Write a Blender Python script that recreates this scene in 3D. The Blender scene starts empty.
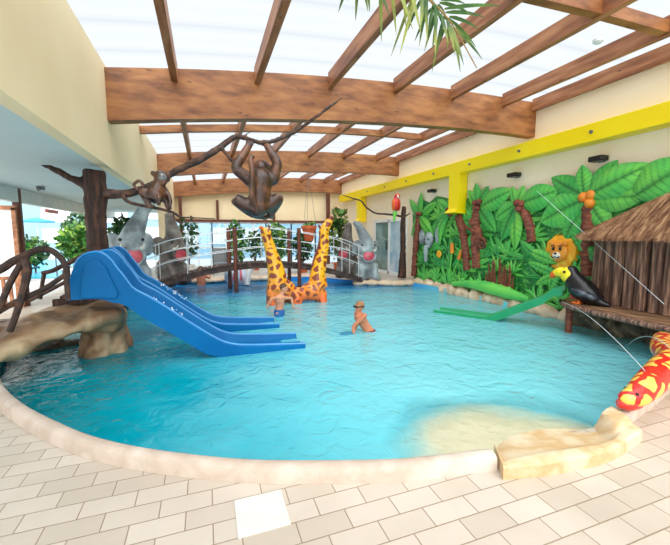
import bpy, bmesh, math, random
from mathutils import Vector, Matrix, Quaternion, noise
from mathutils.geometry import tessellate_polygon
PI = math.pi
random.seed(7)
SC = bpy.context.scene
COL = SC.collection

# ------------------------------------------------------------------ materials
def _new(name):
    m = bpy.data.materials.new(name); m.use_nodes = True
    nt = m.node_tree; nt.nodes.clear()
    return m, nt, nt.nodes, nt.links

def srgb(r, g, b):
    f = lambda c: (c/255/12.92) if c/255 <= .04045 else ((c/255+.055)/1.055)**2.4
    return (f(r), f(g), f(b), 1)

def ramp(N, stops, interp='LINEAR'):
    r = N.new('ShaderNodeValToRGB'); cr = r.color_ramp; cr.interpolation = interp
    while len(cr.elements) > 1: cr.elements.remove(cr.elements[-1])
    cr.elements[0].position = stops[0][0]; cr.elements[0].color = stops[0][1]
    for p, c in stops[1:]:
        e = cr.elements.new(p); e.color = c
    return r

def mat(name, c1, c2=None, scale=4, stretch=(1,1,1), rough=.6, bump=.0, bscale=None, c3=None, detail=4, metallic=0, coat=0, spec=.5, contrast=(.35,.65), distort=0, trans=0):
    m, nt, N, L = _new(name)
    out = N.new('ShaderNodeOutputMaterial'); b = N.new('ShaderNodeBsdfPrincipled')
    L.new(b.outputs[0], out.inputs[0])
    b.inputs['Roughness'].default_value = rough
    b.inputs['Metallic'].default_value = metallic
    b.inputs['Coat Weight'].default_value = coat
    b.inputs['Specular IOR Level'].default_value = spec
    tc = N.new('ShaderNodeTexCoord'); mp = N.new('ShaderNodeMapping'); mp.inputs['Scale'].default_value = stretch
    L.new(tc.outputs['Object'], mp.inputs[0])
    nz = N.new('ShaderNodeTexNoise'); nz.inputs['Scale'].default_value = scale; nz.inputs['Detail'].default_value = detail
    nz.inputs['Distortion'].default_value = distort
    L.new(mp.outputs[0], nz.inputs[0])
    if c2 is None: c2 = tuple(x*.9 for x in c1[:3])+(1,)
    st = [(contrast[0], c1), (contrast[1], c2)]
    if c3: st = [(contrast[0], c1), ((contrast[0]+contrast[1])/2, c2), (contrast[1], c3)]
    r = ramp(N, st); L.new(nz.outputs[0], r.inputs[0]); L.new(r.outputs[0], b.inputs['Base Color'])
    if bump:
        bn = N.new('ShaderNodeTexNoise'); bn.inputs['Scale'].default_value = bscale or scale*3; bn.inputs['Detail'].default_value = 4
        L.new(mp.outputs[0], bn.inputs[0])
        bp = N.new('ShaderNodeBump'); bp.inputs['Strength'].default_value = bump; bp.inputs['Distance'].default_value = .03
        L.new(bn.outputs[0], bp.inputs['Height']); L.new(bp.outputs[0], b.inputs['Normal'])
    return m

def glass_mat(name, tint=(.9,.97,1,1), gloss=.08):
    m, nt, N, L = _new(name)
    out = N.new('ShaderNodeOutputMaterial'); t = N.new('ShaderNodeBsdfTransparent'); g = N.new('ShaderNodeBsdfGlossy'); mx = N.new('ShaderNodeMixShader')
    t.inputs[0].default_value = tint; g.inputs['Roughness'].default_value = .02; mx.inputs[0].default_value = gloss
    L.new(t.outputs[0], mx.inputs[1]); L.new(g.outputs[0], mx.inputs[2]); L.new(mx.outputs[0], out.inputs[0])
    return m

def tile_mat():
    m, nt, N, L = _new('tile_floor')
    out = N.new('ShaderNodeOutputMaterial'); b = N.new('ShaderNodeBsdfPrincipled'); L.new(b.outputs[0], out.inputs[0])
    tc = N.new('ShaderNodeTexCoord'); mp = N.new('ShaderNodeMapping'); mp.inputs['Location'].default_value = (2.9+.16, 2.9-.08, 0)
    L.new(tc.outputs['Object'], mp.inputs[0])
    br = N.new('ShaderNodeTexBrick'); br.offset = .5; br.offset_frequency = 2
    br.inputs['Scale'].default_value = 1; br.inputs['Brick Width'].default_value = .29; br.inputs['Row Height'].default_value = .145
    br.inputs['Mortar Size'].default_value = .0035; br.inputs['Mortar Smooth'].default_value = .2; br.inputs['Bias'].default_value = 0
    br.inputs['Color1'].default_value = srgb(192,181,167); br.inputs['Color2'].default_value = srgb(208,198,186); br.inputs['Mortar'].default_value = srgb(150,130,108)
    L.new(mp.outputs[0], br.inputs[0])
    nz = N.new('ShaderNodeTexNoise'); nz.inputs['Scale'].default_value = 1.3; nz.inputs['Detail'].default_value = 5
    L.new(tc.outputs['Object'], nz.inputs[0])
    rp = ramp(N, [(.35, (.86,.85,.83,1)), (.65, (1,1,1,1))]); L.new(nz.outputs[0], rp.inputs[0])
    mx = N.new('ShaderNodeMix'); mx.data_type = 'RGBA'; mx.blend_type = 'MULTIPLY'; mx.inputs[0].default_value = 1
    L.new(br.outputs[0], mx.inputs[6]); L.new(rp.outputs[0], mx.inputs[7]); L.new(mx.outputs[2], b.inputs['Base Color'])
    b.inputs['Roughness'].default_value = .45
    bp = N.new('ShaderNodeBump'); bp.inputs['Strength'].default_value = .6; bp.inputs['Distance'].default_value = .004; bp.invert = True
    L.new(br.outputs[1], bp.inputs['Height']); L.new(bp.outputs[0], b.inputs['Normal'])
    return m

def water_mat():
    m, nt, N, L = _new('pool_water')
    out = N.new('ShaderNodeOutputMaterial'); t = N.new('ShaderNodeBsdfTransparent'); g = N.new('ShaderNodeBsdfGlossy'); mx = N.new('ShaderNodeMixShader')
    t.inputs[0].default_value = (.93,.985,.98,1); g.inputs['Roughness'].default_value = .04
    tc = N.new('ShaderNodeTexCoord')
    n1 = N.new('ShaderNodeTexNoise'); n1.inputs['Scale'].default_value = 4.5; n1.inputs['Detail'].default_value = 3; n1.inputs['Distortion'].default_value = 1.2
    n2 = N.new('ShaderNodeTexNoise'); n2.inputs['Scale'].default_value = 1.3; n2.inputs['Detail'].default_value = 2
    L.new(tc.outputs['Object'], n1.inputs[0]); L.new(tc.outputs['Object'], n2.inputs[0])
    ad = N.new('ShaderNodeMath'); ad.operation = 'MULTIPLY_ADD'; ad.inputs[1].default_value = 1.6
    L.new(n2.outputs[0], ad.inputs[0]); L.new(n1.outputs[0], ad.inputs[2])
    bp = N.new('ShaderNodeBump'); bp.inputs['Strength'].default_value = .6; bp.inputs['Distance'].default_value = .05
    L.new(ad.outputs[0], bp.inputs['Height']); L.new(bp.outputs[0], g.inputs['Normal'])
    fr = N.new('ShaderNodeFresnel'); fr.inputs[0].default_value = 1.36; L.new(bp.outputs[0], fr.inputs['Normal'])
    df = N.new('ShaderNodeBsdfDiffuse'); mb_ = N.new('ShaderNodeMixShader'); L.new(bp.outputs[0], df.inputs['Normal'])
    sp = N.new('ShaderNodeSeparateXYZ'); L.new(tc.outputs['Object'], sp.inputs[0])
    def Mt(op, a, b=None, c=None):
        n = N.new('ShaderNodeMath'); n.operation = op
        for i, v in enumerate((a, b, c)):
            if v is None: continue
            if isinstance(v, (int, float)): n.inputs[i].default_value = v
            else: L.new(v, n.inputs[i])
        return n.outputs[0]
    wob = Mt('MULTIPLY', Mt('SUBTRACT', n2.outputs[0], .5), 1.6)
    fx = Mt('DIVIDE', Mt('ADD', Mt('ADD', sp.outputs[0], wob), 2.2), 4.6)
    r = ramp(N, [(0, srgb(0,142,152)), (.35, srgb(0,180,204)), (.7, srgb(112,222,238)), (1, srgb(140,230,242))]); L.new(fx, r.inputs[0])
    fy = Mt('DIVIDE', Mt('SUBTRACT', Mt('ADD', sp.outputs[1], wob), 9.4), 1.4)
    r2 = ramp(N, [(0, (0,0,0,1)), (1, (.85,.85,.85,1))]); L.new(fy, r2.inputs[0])
    mc = N.new('ShaderNodeMix'); mc.data_type = 'RGBA'; L.new(r2.outputs[0], mc.inputs[0]); L.new(r.outputs[0], mc.inputs[6]); mc.inputs[7].default_value = srgb(40,150,220)
    L.new(mc.outputs[2], df.inputs[0])
    dx = Mt('DIVIDE', Mt('SUBTRACT', sp.outputs[0], 2.4), 1.25); dy = Mt('DIVIDE', Mt('SUBTRACT', sp.outputs[1], 1.9), 1.25)
    dd = Mt('ADD', Mt('SQRT', Mt('ADD', Mt('MULTIPLY', dx, dx), Mt('MULTIPLY', dy, dy))), Mt('MULTIPLY', wob, .35))
    r3 = ramp(N, [(.55, (.04,.04,.04,1)), (1.1, (.64,.64,.64,1))]); L.new(dd, r3.inputs[0])   # shallow water is clearer
    L.new(r3.outputs[0], mb_.inputs[0]); L.new(t.outputs[0], mb_.inputs[1]); L.new(df.outputs[0], mb_.inputs[2])
    L.new(fr.outputs[0], mx.inputs[0]); L.new(mb_.outputs[0], mx.inputs[1]); L.new(g.outputs[0], mx.inputs[2]); L.new(mx.outputs[0], out.inputs[0])
    return m

def pool_bottom_mat():
    m, nt, N, L = _new('pool_lining')
    out = N.new('ShaderNodeOutputMaterial'); b = N.new('ShaderNodeBsdfPrincipled'); L.new(b.outputs[0], out.inputs[0]); b.inputs['Roughness'].default_value = .8
    tc = N.new('ShaderNodeTexCoord'); sp = N.new('ShaderNodeSeparateXYZ'); L.new(tc.outputs['Object'], sp.inputs[0])
    def M(op, a, bb=None, c=None):
        n = N.new('ShaderNodeMath'); n.operation = op
        for i, v in enumerate((a, bb, c)):
            if v is None: continue
            if isinstance(v, (int, float)): n.inputs[i].default_value = v
            else: L.new(v, n.inputs[i])
        return n.outputs[0]
    # left dark teal -> centre cyan
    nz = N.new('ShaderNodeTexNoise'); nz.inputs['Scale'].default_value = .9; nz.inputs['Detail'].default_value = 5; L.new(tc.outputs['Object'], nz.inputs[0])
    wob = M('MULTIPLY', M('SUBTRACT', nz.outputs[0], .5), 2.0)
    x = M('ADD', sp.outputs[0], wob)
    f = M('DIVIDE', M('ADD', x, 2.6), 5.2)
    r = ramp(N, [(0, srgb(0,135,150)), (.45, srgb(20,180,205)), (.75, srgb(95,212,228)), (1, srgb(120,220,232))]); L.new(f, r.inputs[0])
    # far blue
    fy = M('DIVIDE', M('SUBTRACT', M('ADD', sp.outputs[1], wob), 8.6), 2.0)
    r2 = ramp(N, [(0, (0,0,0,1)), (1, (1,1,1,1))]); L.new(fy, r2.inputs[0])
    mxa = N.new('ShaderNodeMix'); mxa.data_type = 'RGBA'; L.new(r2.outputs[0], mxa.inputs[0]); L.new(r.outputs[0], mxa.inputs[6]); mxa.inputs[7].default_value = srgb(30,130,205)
    # sandy entry
    dx = M('DIVIDE', M('SUBTRACT', sp.outputs[0], 2.4), 1.4); dy = M('DIVIDE', M('SUBTRACT', sp.outputs[1], 1.9), 1.35)
    d = M('ADD', M('SQRT', M('ADD', M('MULTIPLY', dx, dx), M('MULTIPLY', dy, dy))), M('MULTIPLY', wob, .45))
    r3 = ramp(N, [(.7, (1,1,1,1)), (.98, (0,0,0,1))]); L.new(d, r3.inputs[0])
    mxb = N.new('ShaderNodeMix'); mxb.data_type = 'RGBA'; L.new(r3.outputs[0], mxb.inputs[0]); L.new(mxa.outputs[2], mxb.inputs[6]); mxb.inputs[7].default_value = srgb(244,226,192)
    L.new(mxb.outputs[2], b.inputs['Base Color'])
    return m

def spots_mat(name, base, spot, scale, thr=.12, low=None, rnd=1, rough=.35):
    """voronoi cells: spot colour in cell cores, base colour along the cell borders"""
    m, nt, N, L = _new(name)
    out = N.new('ShaderNodeOutputMaterial'); b = N.new('ShaderNodeBsdfPrincipled'); L.new(b.outputs[0], out.inputs[0])
    b.inputs['Roughness'].default_value = rough; b.inputs['Coat Weight'].default_value = .3
    tc = N.new('ShaderNodeTexCoord'); v = N.new('ShaderNodeTexVoronoi'); v.feature = 'DISTANCE_TO_EDGE'
    v.inputs['Scale'].default_value = scale; v.inputs['Randomness'].default_value = rnd
    nz = N.new('ShaderNodeTexNoise'); nz.inputs['Scale'].default_value = scale*.9
    ad = N.new('ShaderNodeMix'); ad.data_type = 'RGBA'; ad.blend_type = 'ADD'; ad.inputs[0].default_value = .12
    L.new(tc.outputs['Object'], nz.inputs[0]); L.new(tc.outputs['Object'], ad.inputs[6]); L.new(nz.outputs[1], ad.inputs[7]); L.new(ad.outputs[2], v.inputs[0])
    r = ramp(N, [(thr, (0,0,0,1)), (thr+.03, (1,1,1,1))]); L.new(v.outputs[0], r.inputs[0])
    mx = N.new('ShaderNodeMix'); mx.data_type = 'RGBA'; L.new(r.outputs[0], mx.inputs[0]); mx.inputs[6].default_value = base; mx.inputs[7].default_value = spot
    if low:
        sp = N.new('ShaderNodeSeparateXYZ'); L.new(tc.outputs['Object'], sp.inputs[0])
        r4 = ramp(N, [(low[1], low[0]), (low[2], base)]); L.new(sp.outputs[2], r4.inputs[0]); L.new(r4.outputs[0], mx.inputs[6])
    L.new(mx.outputs[2], b.inputs['Base Color'])
    return m

def roof_mat():
    m, nt, N, L = _new('roof_sheet')
    out = N.new('ShaderNodeOutputMaterial'); t = N.new('ShaderNodeBsdfTransparent'); tl = N.new('ShaderNodeBsdfTranslucent'); mx = N.new('ShaderNodeMixShader')
    tc = N.new('ShaderNodeTexCoord'); w = N.new('ShaderNodeTexWave'); w.bands_direction = 'Y'; w.inputs['Scale'].default_value = .42; w.inputs['Distortion'].default_value = .3
    L.new(tc.outputs['Object'], w.inputs[0])
    r = ramp(N, [(0, (.58,.61,.64,1)), (.05, (.64,.66,.68,1)), (.5, (.7,.72,.74,1)), (1, (.67,.69,.71,1))]); L.new(w.outputs[0], r.inputs[0])
    L.new(r.outputs[0], t.inputs[0]); tl.inputs[0].default_value = (.5,.53,.56,1)
    mx.inputs[0].default_value = .15
    L.new(t.outputs[0], mx.inputs[1]); L.new(tl.outputs[0], mx.inputs[2]); L.new(mx.outputs[0], out.inputs[0])
    return m

def wood_mat(name, c1, c2, c3, st, ax):
    m = mat(name, c1, c2, scale=2.2, stretch=st, rough=.5, c3=c3, detail=9, contrast=(.3,.8), bump=.15)
    nt = m.node_tree; N, L = nt.nodes, nt.links
    b = next(n for n in N if n.type == 'BSDF_PRINCIPLED'); src = b.inputs['Base Color'].links[0].from_socket
    tc = next(n for n in N if n.type == 'TEX_COORD'); mp = N.new('ShaderNodeMapping'); mp.inputs['Scale'].default_value = (2.6,6,7) if ax == 'X' else (6,2.6,7)
    L.new(tc.outputs['Object'], mp.inputs[0]); v = N.new('ShaderNodeTexVoronoi'); v.inputs['Scale'].default_value = 1; L.new(mp.outputs[0], v.inputs[0])
    r = ramp(N, [(.05, (.3,.24,.2,1)), (.14, (1,1,1,1))]); L.new(v.outputs[0], r.inputs[0])
    mx = N.new('ShaderNodeMix'); mx.data_type = 'RGBA'; mx.blend_type = 'MULTIPLY'; mx.inputs[0].default_value = .8
    L.new(src, mx.inputs[6]); L.new(r.outputs[0], mx.inputs[7]); L.new(mx.outputs[2], b.inputs['Base Color']); return m

def mural_leaf(name, c1, c2, dark):
    m = mat(name, c1, c2, scale=1.6, rough=.4, bump=.15, bscale=14, coat=.2)
    nt = m.node_tree; N, L = nt.nodes, nt.links
    b = next(n for n in N if n.type == 'BSDF_PRINCIPLED'); src = b.inputs['Base Color'].links[0].from_socket
    a = N.new('ShaderNodeAttribute'); a.attribute_name = 'vein'
    mx = N.new('ShaderNodeMix'); mx.data_type = 'RGBA'; L.new(a.outputs['Fac'], mx.inputs[0]); L.new(src, mx.inputs[6]); mx.inputs[7].default_value = dark
    L.new(mx.outputs[2], b.inputs['Base Color']); return m

M = dict(
    tile=tile_mat(), water=water_mat(), basin=pool_bottom_mat(), roof=roof_mat(),
    cream=mat('cream_wall', srgb(243,226,188), srgb(236,217,176), scale=.8, rough=.8, bump=.03, bscale=60),
    cream2=mat('cream_wall_right', srgb(250,238,214), srgb(246,231,202), scale=.8, rough=.8, bump=.03, bscale=60),
    soffit=mat('soffit_paint', srgb(186,208,212), srgb(194,214,216), scale=.7, rough=.6),
    white=mat('white_paint', srgb(238,240,238), srgb(228,232,232), rough=.5),
    glulam=wood_mat('glulam_wood', srgb(172,116,66), srgb(140,88,48), srgb(86,48,24), (1.1,2.4,4), 'X'),
    purlin=wood_mat('purlin_wood', srgb(188,132,92), srgb(150,94,60), srgb(96,54,34), (5,.6,5), 'Y'),
    darkwood=mat('dark_red_wood', srgb(112,58,40), srgb(84,40,28), scale=3, stretch=(4,4,.6), rough=.5),
    curb=mat('curb_concrete', srgb(208,192,178), srgb(192,174,158), scale=3, rough=.6, bump=.15, bscale=40, c3=srgb(214,200,188)),
    slab=mat('entry_stone', srgb(222,204,172), srgb(206,172,124), scale=3.2, rough=.5, bump=.1, bscale=20, c3=srgb(226,210,180), contrast=(.36,.66)),
    rock=mat('painted_rock', srgb(192,170,136), srgb(142,108,76), scale=2.2, rough=.5, bump=.7, bscale=8, c3=srgb(92,72,56), contrast=(.3,.72), distort=.6, detail=7, stretch=(1,1,.7)),
    rockd=mat('dark_rock', srgb(150,130,100), srgb(92,82,66), scale=3, rough=.55, bump=.6, bscale=8, c3=srgb(60,56,46), contrast=(.3,.68), distort=1.5),
    rockp=mat('pale_rock', srgb(232,214,190), srgb(205,184,158), scale=3, rough=.7, bump=.5, bscale=9, c3=srgb(190,160,134), contrast=(.3,.68)),
    bark=mat('trunk_bark', srgb(88,54,38), srgb(54,32,24), scale=5, stretch=(3,3,.5), rough=.7, bump=.8, bscale=9, c3=srgb(34,20,16), detail=8),
    branch=mat('branch_bark', srgb(98,66,50), srgb(62,42,34), scale=9, rough=.6, bump=.6, bscale=20, c3=srgb(44,30,26)),
    log=mat('log_bark', srgb(176,136,112), srgb(122,92,78), scale=6, stretch=(4,4,.35), rough=.8, bump=.9, bscale=12, c3=srgb(76,56,50), detail=8),
    thatch=mat('thatch_straw', srgb(206,164,124), srgb(156,112,80), stretch=(.6,6,.6), scale=5, rough=.9, c3=srgb(106,70,50), bump=.3),
    monkey=mat('monkey_bronze', srgb(112,72,48), srgb(70,44,32), scale=6, rough=.34, bump=.35, bscale=22, c3=srgb(54,36,28), coat=.2),
    blue=mat('blue_plastic', srgb(0,104,164), srgb(0,94,154), scale=1.5, rough=.45, coat=0, spec=.15),
    blue2=mat('blue_edge_highlight', srgb(60,146,210), srgb(50,136,204), rough=.28, coat=.2),  # lighter blue carries the painted highlight lines on the slide rails
    elephant=mat('elephant_grey', srgb(172,186,190), srgb(136,148,152), scale=3, rough=.45, bump=.25, bscale=14, c3=srgb(104,112,116)),
    elephant2=mat('elephant_grey_brown', srgb(132,130,124), srgb(104,98,92), scale=3, rough=.5, bump=.25, bscale=14, c3=srgb(80,74,70)),
    pink=mat('mouth_pink', srgb(214,96,108), srgb(186,62,80), rough=.35, coat=.4),
    ivory=mat('ivory', srgb(240,236,222), rough=.4),
    black=mat('black_gloss', srgb(22,22,24), srgb(12,12,14), rough=.3),
    yellow=mat('duct_yellow', srgb(255,230,0), srgb(255,224,0), scale=1, rough=.45),
    yellowb=mat('toucan_yellow', srgb(250,226,30), rough=.35, coat=.3),
    red=mat('gloss_red', srgb(222,44,32), srgb(205,34,26), rough=.3, coat=.4),
    orange=mat('orange_paint', srgb(236,120,36), srgb(226,100,28), rough=.4),
    giraffe=spots_mat('giraffe_hide', srgb(252,180,30), srgb(140,62,38), 5.4, .15, (srgb(238,110,50), .0, .62)),
    snake=spots_mat('snake_skin', srgb(214,30,22), srgb(252,208,92), 5.6, .12, rnd=1),
    terracotta=mat('terracotta', srgb(206,102,58), srgb(190,88,48), rough=.7),
    leaf=mat('plant_leaf', srgb(70,140,50), srgb(36,96,34), scale=3, rough=.5, c3=srgb(150,190,80)),
    leafd=mat('plant_leaf_dark', srgb(44,98,44), srgb(22,62,30), scale=3, rough=.5, c3=srgb(96,140,60)),
    palmleaf=mat('palm_leaf', srgb(84,130,44), srgb(48,92,36), scale=2, rough=.45, c3=srgb(160,170,80)),
    palmrib=mat('palm_rib', srgb(160,130,70), rough=.6),
    mleaf=mural_leaf('mural_leaf', srgb(70,192,84), srgb(116,212,84), srgb(10,104,44)),
    mleaf2=mural_leaf('mural_leaf_deep', srgb(40,160,72), srgb(84,190,78), srgb(8,84,40)),
    mleaf3=mural_leaf('mural_leaf_lime', srgb(132,214,82), srgb(82,192,76), srgb(24,124,48)),
    mback=mat('mural_ground', srgb(52,156,70), srgb(24,112,54), scale=5, rough=.5, bump=.9, bscale=9, c3=srgb(98,190,84), distort=2),
    mvein=mat('mural_groove', srgb(20,104,48), rough=.6),
    mbrown=mat('mural_brown', srgb(158,88,58), srgb(122,62,44), scale=7, stretch=(1,1,3), rough=.6, bump=.5, c3=srgb(92,46,36)),
    coco=mat('coconut_orange', srgb(240,150,40), srgb(222,118,30), rough=.4),
    cocob=mat('coconut_brown', srgb(140,66,50), srgb(110,50,40), rough=.5),
    liony=mat('lion_mane', srgb(250,186,30), srgb(242,160,24), scale=4, rough=.4, bump=.4, bscale=14, c3=srgb(252,206,60)),
    liono=mat('lion_face', srgb(238,158,48), srgb(226,138,40), rough=.4),
    green=mat('green_slide_plastic', srgb(20,150,96), srgb(14,138,86), rough=.3, coat=.4),
    greend=mat('green_slide_dark', srgb(10,96,84), rough=.4),
    skin=mat('skin', srgb(222,160,126), srgb(208,142,110), scale=3, rough=.5),
    skin2=mat('skin_tanned', srgb(204,132,96), srgb(186,112,80), scale=3, rough=.5),
    hair=mat('hair_light_brown', srgb(168,124,84), srgb(128,88,58), scale=20, rough=.7, bump=.4),
    haird=mat('hair_brown', srgb(104,78,58), srgb(74,54,42), scale=20, rough=.7, bump=.4),
    shortsb=mat('shorts_blue', srgb(30,104,170), srgb(24,84,150), rough=.7),
    shortsr=mat('shorts_maroon', srgb(130,36,56), srgb(110,28,46), rough=.7),
    steel=mat('steel_white', srgb(226,230,232), rough=.3, metallic=.3),
    steeld=mat('steel_grey', srgb(110,116,122), rough=.4, metallic=.3),
    grey=mat('grey_plastic', srgb(128,132,134), rough=.5),
    plank=mat('bridge_plank', srgb(96,70,58), srgb(62,46,40), scale=6, rough=.7, bump=.4, c3=srgb(48,36,32)),
    deckplank=mat('hut_plank', srgb(176,138,100), srgb(132,98,70), scale=5, stretch=(4,.5,1), rough=.7, c3=srgb(100,74,56)),
    glass=glass_mat('window_glass', (.86,.95,1,1), .06),
    outpale=mat('outdoor_paving', srgb(206,206,202), srgb(190,190,188), rough=.8),
    outblue=mat('outdoor_pool_blue', srgb(40,160,200), srgb(70,180,212), scale=1.5, rough=.3),
    facade=mat('pale_blue_facade', srgb(140,172,188), srgb(130,162,180), scale=.6, rough=.7),
    parasol=mat('parasol_blue', srgb(64,160,226), rough=.7),
    splash=mat('splash_water', srgb(236,246,250), srgb(220,238,246), rough=.2),
    bag=mat('bag_blue', srgb(30,110,160), srgb(40,130,150), rough=.6),
)

# ------------------------------------------------------------------ mesh helpers
class MB:
    def __init__(s): s.v = []; s.f = []; s.c = []
    def add(s, vs, fs):
        o = len(s.v); s.v += [tuple(v) for v in vs]; s.f += [tuple(i+o for i in f) for f in fs]
    def box(s, c, d, rz=0, rot=None):
        R = rot or Matrix.Rotation(rz, 3, 'Z')
        vs = []
        for x in (-.5,.5):
            for y in (-.5,.5):
                for z in (-.5,.5): vs.append(Vector(c)+R@Vector((x*d[0], y*d[1], z*d[2])))
        s.add(vs, [(0,1,3,2),(4,6,7,5),(0,4,5,1),(2,3,7,6),(0,2,6,4),(1,5,7,3)])
    def bar(s, a, b, w, h=None):
        a = Vector(a); b = Vector(b); d = b-a
        q = d.to_track_quat('X', 'Z').to_matrix()
        s.box((a+b)/2, (d.length, w, h or w), rot=q)
    def tube(s, pts, r, n=10, caps=True):
        pts = [Vector(p) for p in pts]
        if isinstance(r, (int, float)): r = [r]*len(pts)
        up = Vector((0,0,1)); prev = None; rings = []
        for i, p in enumerate(pts):
            t = (pts[min(i+1, len(pts)-1)]-pts[max(i-1, 0)])
            if t.length < 1e-9: t = Vector((0,0,1))
            t.normalize()
            if prev is None:
                a = up if abs(t.z) < .9 else Vector((1,0,0))
                u = t.cross(a).normalized()
            else:
                u = (prev - t*prev.dot(t)); u = u.normalized() if u.length > 1e-6 else t.orthogonal().normalized()
            prev = u; w = t.cross(u)
            rings.append([p+(u*math.cos(2*PI*k/n)+w*math.sin(2*PI*k/n))*r[i] for k in range(n)])
        vs = [v for rg in rings for v in rg]; fs = []
        for i in range(len(pts)-1):
            for k in range(n):
                fs.append((i*n+k, i*n+(k+1)%n, (i+1)*n+(k+1)%n, (i+1)*n+k))
        if caps:
            fs.append(tuple(range(n))[::-1]); fs.append(tuple((len(pts)-1)*n+k for k in range(n)))
        s.add(vs, fs)
    def ell(s, c, r, rot=None, nu=16, nv=10):
        if isinstance(r, (int, float)): r = (r, r, r)
        R = rot.to_matrix() if isinstance(rot, Quaternion) else (rot or Matrix.Identity(3)); c = Vector(c)
        vs = [c+R@Vector((0,0,r[2]))]
        for j in range(1, nv):
            th = PI*j/nv
            for i in range(nu):
                ph = 2*PI*i/nu
                vs.append(c+R@Vector((r[0]*math.sin(th)*math.cos(ph), r[1]*math.sin(th)*math.sin(ph), r[2]*math.cos(th))))
        vs.append(c+R@Vector((0,0,-r[2])))
        fs = [(0, 1+i, 1+(i+1)%nu) for i in range(nu)]
        for j in range(nv-2):
            for i in range(nu):
                a = 1+j*nu+i; b = 1+j*nu+(i+1)%nu
                fs.append((a, a+nu, b+nu, b))
        L0 = 1+(nv-2)*nu; e = len(vs)-1
        fs += [(L0+i, e, L0+(i+1)%nu) for i in range(nu)]
        s.add(vs, fs)
    def lathe(s, c, prof, n=20):
        vs = []; c = Vector(c)
        for r, z in prof:
            for k in range(n): vs.append(c+Vector((r*math.cos(2*PI*k/n), r*math.sin(2*PI*k/n), z)))
        fs = []
        for i in range(len(prof)-1):
            for k in range(n): fs.append((i*n+k, i*n+(k+1)%n, (i+1)*n+(k+1)%n, (i+1)*n+k))
        s.add(vs, fs)
    def prism(s, poly, z0, z1):
        n = len(poly)
        tris = tessellate_polygon([[Vector((p[0], p[1], 0)) for p in poly]])
        vs = [(p[0], p[1], z0) for p in poly]+[(p[0], p[1], z1) for p in poly]
        fs = [tuple(t) for t in tris]+[tuple(i+n for i in t[::-1]) for t in tris]
        fs += [(i, (i+1)%n, (i+1)%n+n, i+n) for i in range(n)]
        s.add(vs, fs)
    def build(s, name, m, parent=None, bevel=0, smooth=True, normals=True):
        me = bpy.data.meshes.new(name); me.from_pydata(s.v, [], s.f); me.update()
        if s.c:
            at_ = me.attributes.new('vein', 'FLOAT', 'POINT'); at_.data.foreach_set('value', s.c)
        if normals:
            bm = bmesh.new(); bm.from_mesh(me); bmesh.ops.recalc_face_normals(bm, faces=bm.faces); bm.to_mesh(me); bm.free()
        if smooth:
            me.polygons.foreach_set('use_smooth', [True]*len(me.polygons))
            try: me.set_sharp_from_angle(angle=math.radians(38))
            except Exception: pass
        me.materials.append(m)
        o = bpy.data.objects.new(name, me); COL.objects.link(o)
        if parent:
            o.parent = parent; o.matrix_parent_inverse = Matrix.Translation(-parent.location)
        if bevel:
            b = o.modifiers.new('edge', 'BEVEL'); b.width = bevel; b.segments = 2; b.limit_method = 'ANGLE'
        return o
    def blob(s, name, m, parent=None, vox=.03, smooth=4, disp=0, dscale=3):
        """fuse all the shapes into one continuous surface"""
        o = s.build('tmp', m, None, smooth=False, normals=True)
        r = o.modifiers.new('r', 'REMESH'); r.mode = 'VOXEL'; r.voxel_size = vox; r.use_smooth_shade = True
        if smooth:
            k = o.modifiers.new('s', 'SMOOTH'); k.iterations = smooth; k.factor = .6
        dg = bpy.context.evaluated_depsgraph_get(); dg.update()
        me = bpy.data.meshes.new_from_object(o.evaluated_get(dg), depsgraph=dg)
        bpy.data.objects.remove(o)
        if disp:
            me.calc_loop_triangles()
            nn = [v.normal.copy() for v in me.vertices]
            for v, q in zip(me.vertices, nn):
                v.co += q*disp*(noise.noise(v.co*dscale)+.5*noise.noise(v.co*dscale*2.3))
        me.polygons.foreach_set('use_smooth', [True]*len(me.polygons))
        me.materials.clear(); me.materials.append(m); me.name = name
        o = bpy.data.objects.new(name, me); COL.objects.link(o)
        if parent:
            o.parent = parent; o.matrix_parent_inverse = Matrix.Translation(-parent.location)
        return o

def tag(o, label, cat, group=None, kind=None):
    o['label'] = label; o['category'] = cat
    if group: o['group'] = group
    if kind: o['kind'] = kind
    return o
def thing(name, label, cat, loc=(0,0,0), group=None):
    o = bpy.data.objects.new(name, None); COL.objects.link(o); o.location = loc; o.empty_display_size = .1
    return tag(o, label, cat, group)
def struct(o, label=None):
    o['kind'] = 'structure'
    if label: o['label'] = label
    return o
def bez(pts, k=6):
    """Catmull-Rom through points"""
    P = [Vector(p) for p in pts]; out = []
    for i in range(len(P)-1):
        a = P[max(i-1,0)]; b = P[i]; c = P[i+1]; d = P[min(i+2, len(P)-1)]
        for j in range(k):
            t = j/k
            out.append(.5*((2*b)+(c-a)*t+(2*a-5*b+4*c-d)*t*t+(3*b-a-3*c+d)*t**3))
    out.append(P[-1]); return out
def lerp_list(v, n):
    out = []
    for i in range(n):
        t = i/(n-1)*(len(v)-1); a = min(int(t), len(v)-2); out.append(v[a]+(v[a+1]-v[a])*(t-a))
    return out
def stube(mb, pts, radii, n=10, k=6, wob=0):
    P = bez(pts, k); R = lerp_list(list(radii), len(P))
    if wob: R = [r*(1+wob*noise.noise(p*7)) for r, p in zip(R, P)]
    mb.tube(P, R, n)

# ------------------------------------------------------------------ layout constants
XL, XR = -1.3, 7.05
B1, B2, B3 = 6.45, 12.5, 18.9
zt = lambda x: 4.53-.0092*(x-6)**2         # top line of the arched beams
WZ = -.12                                   # water level

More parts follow.
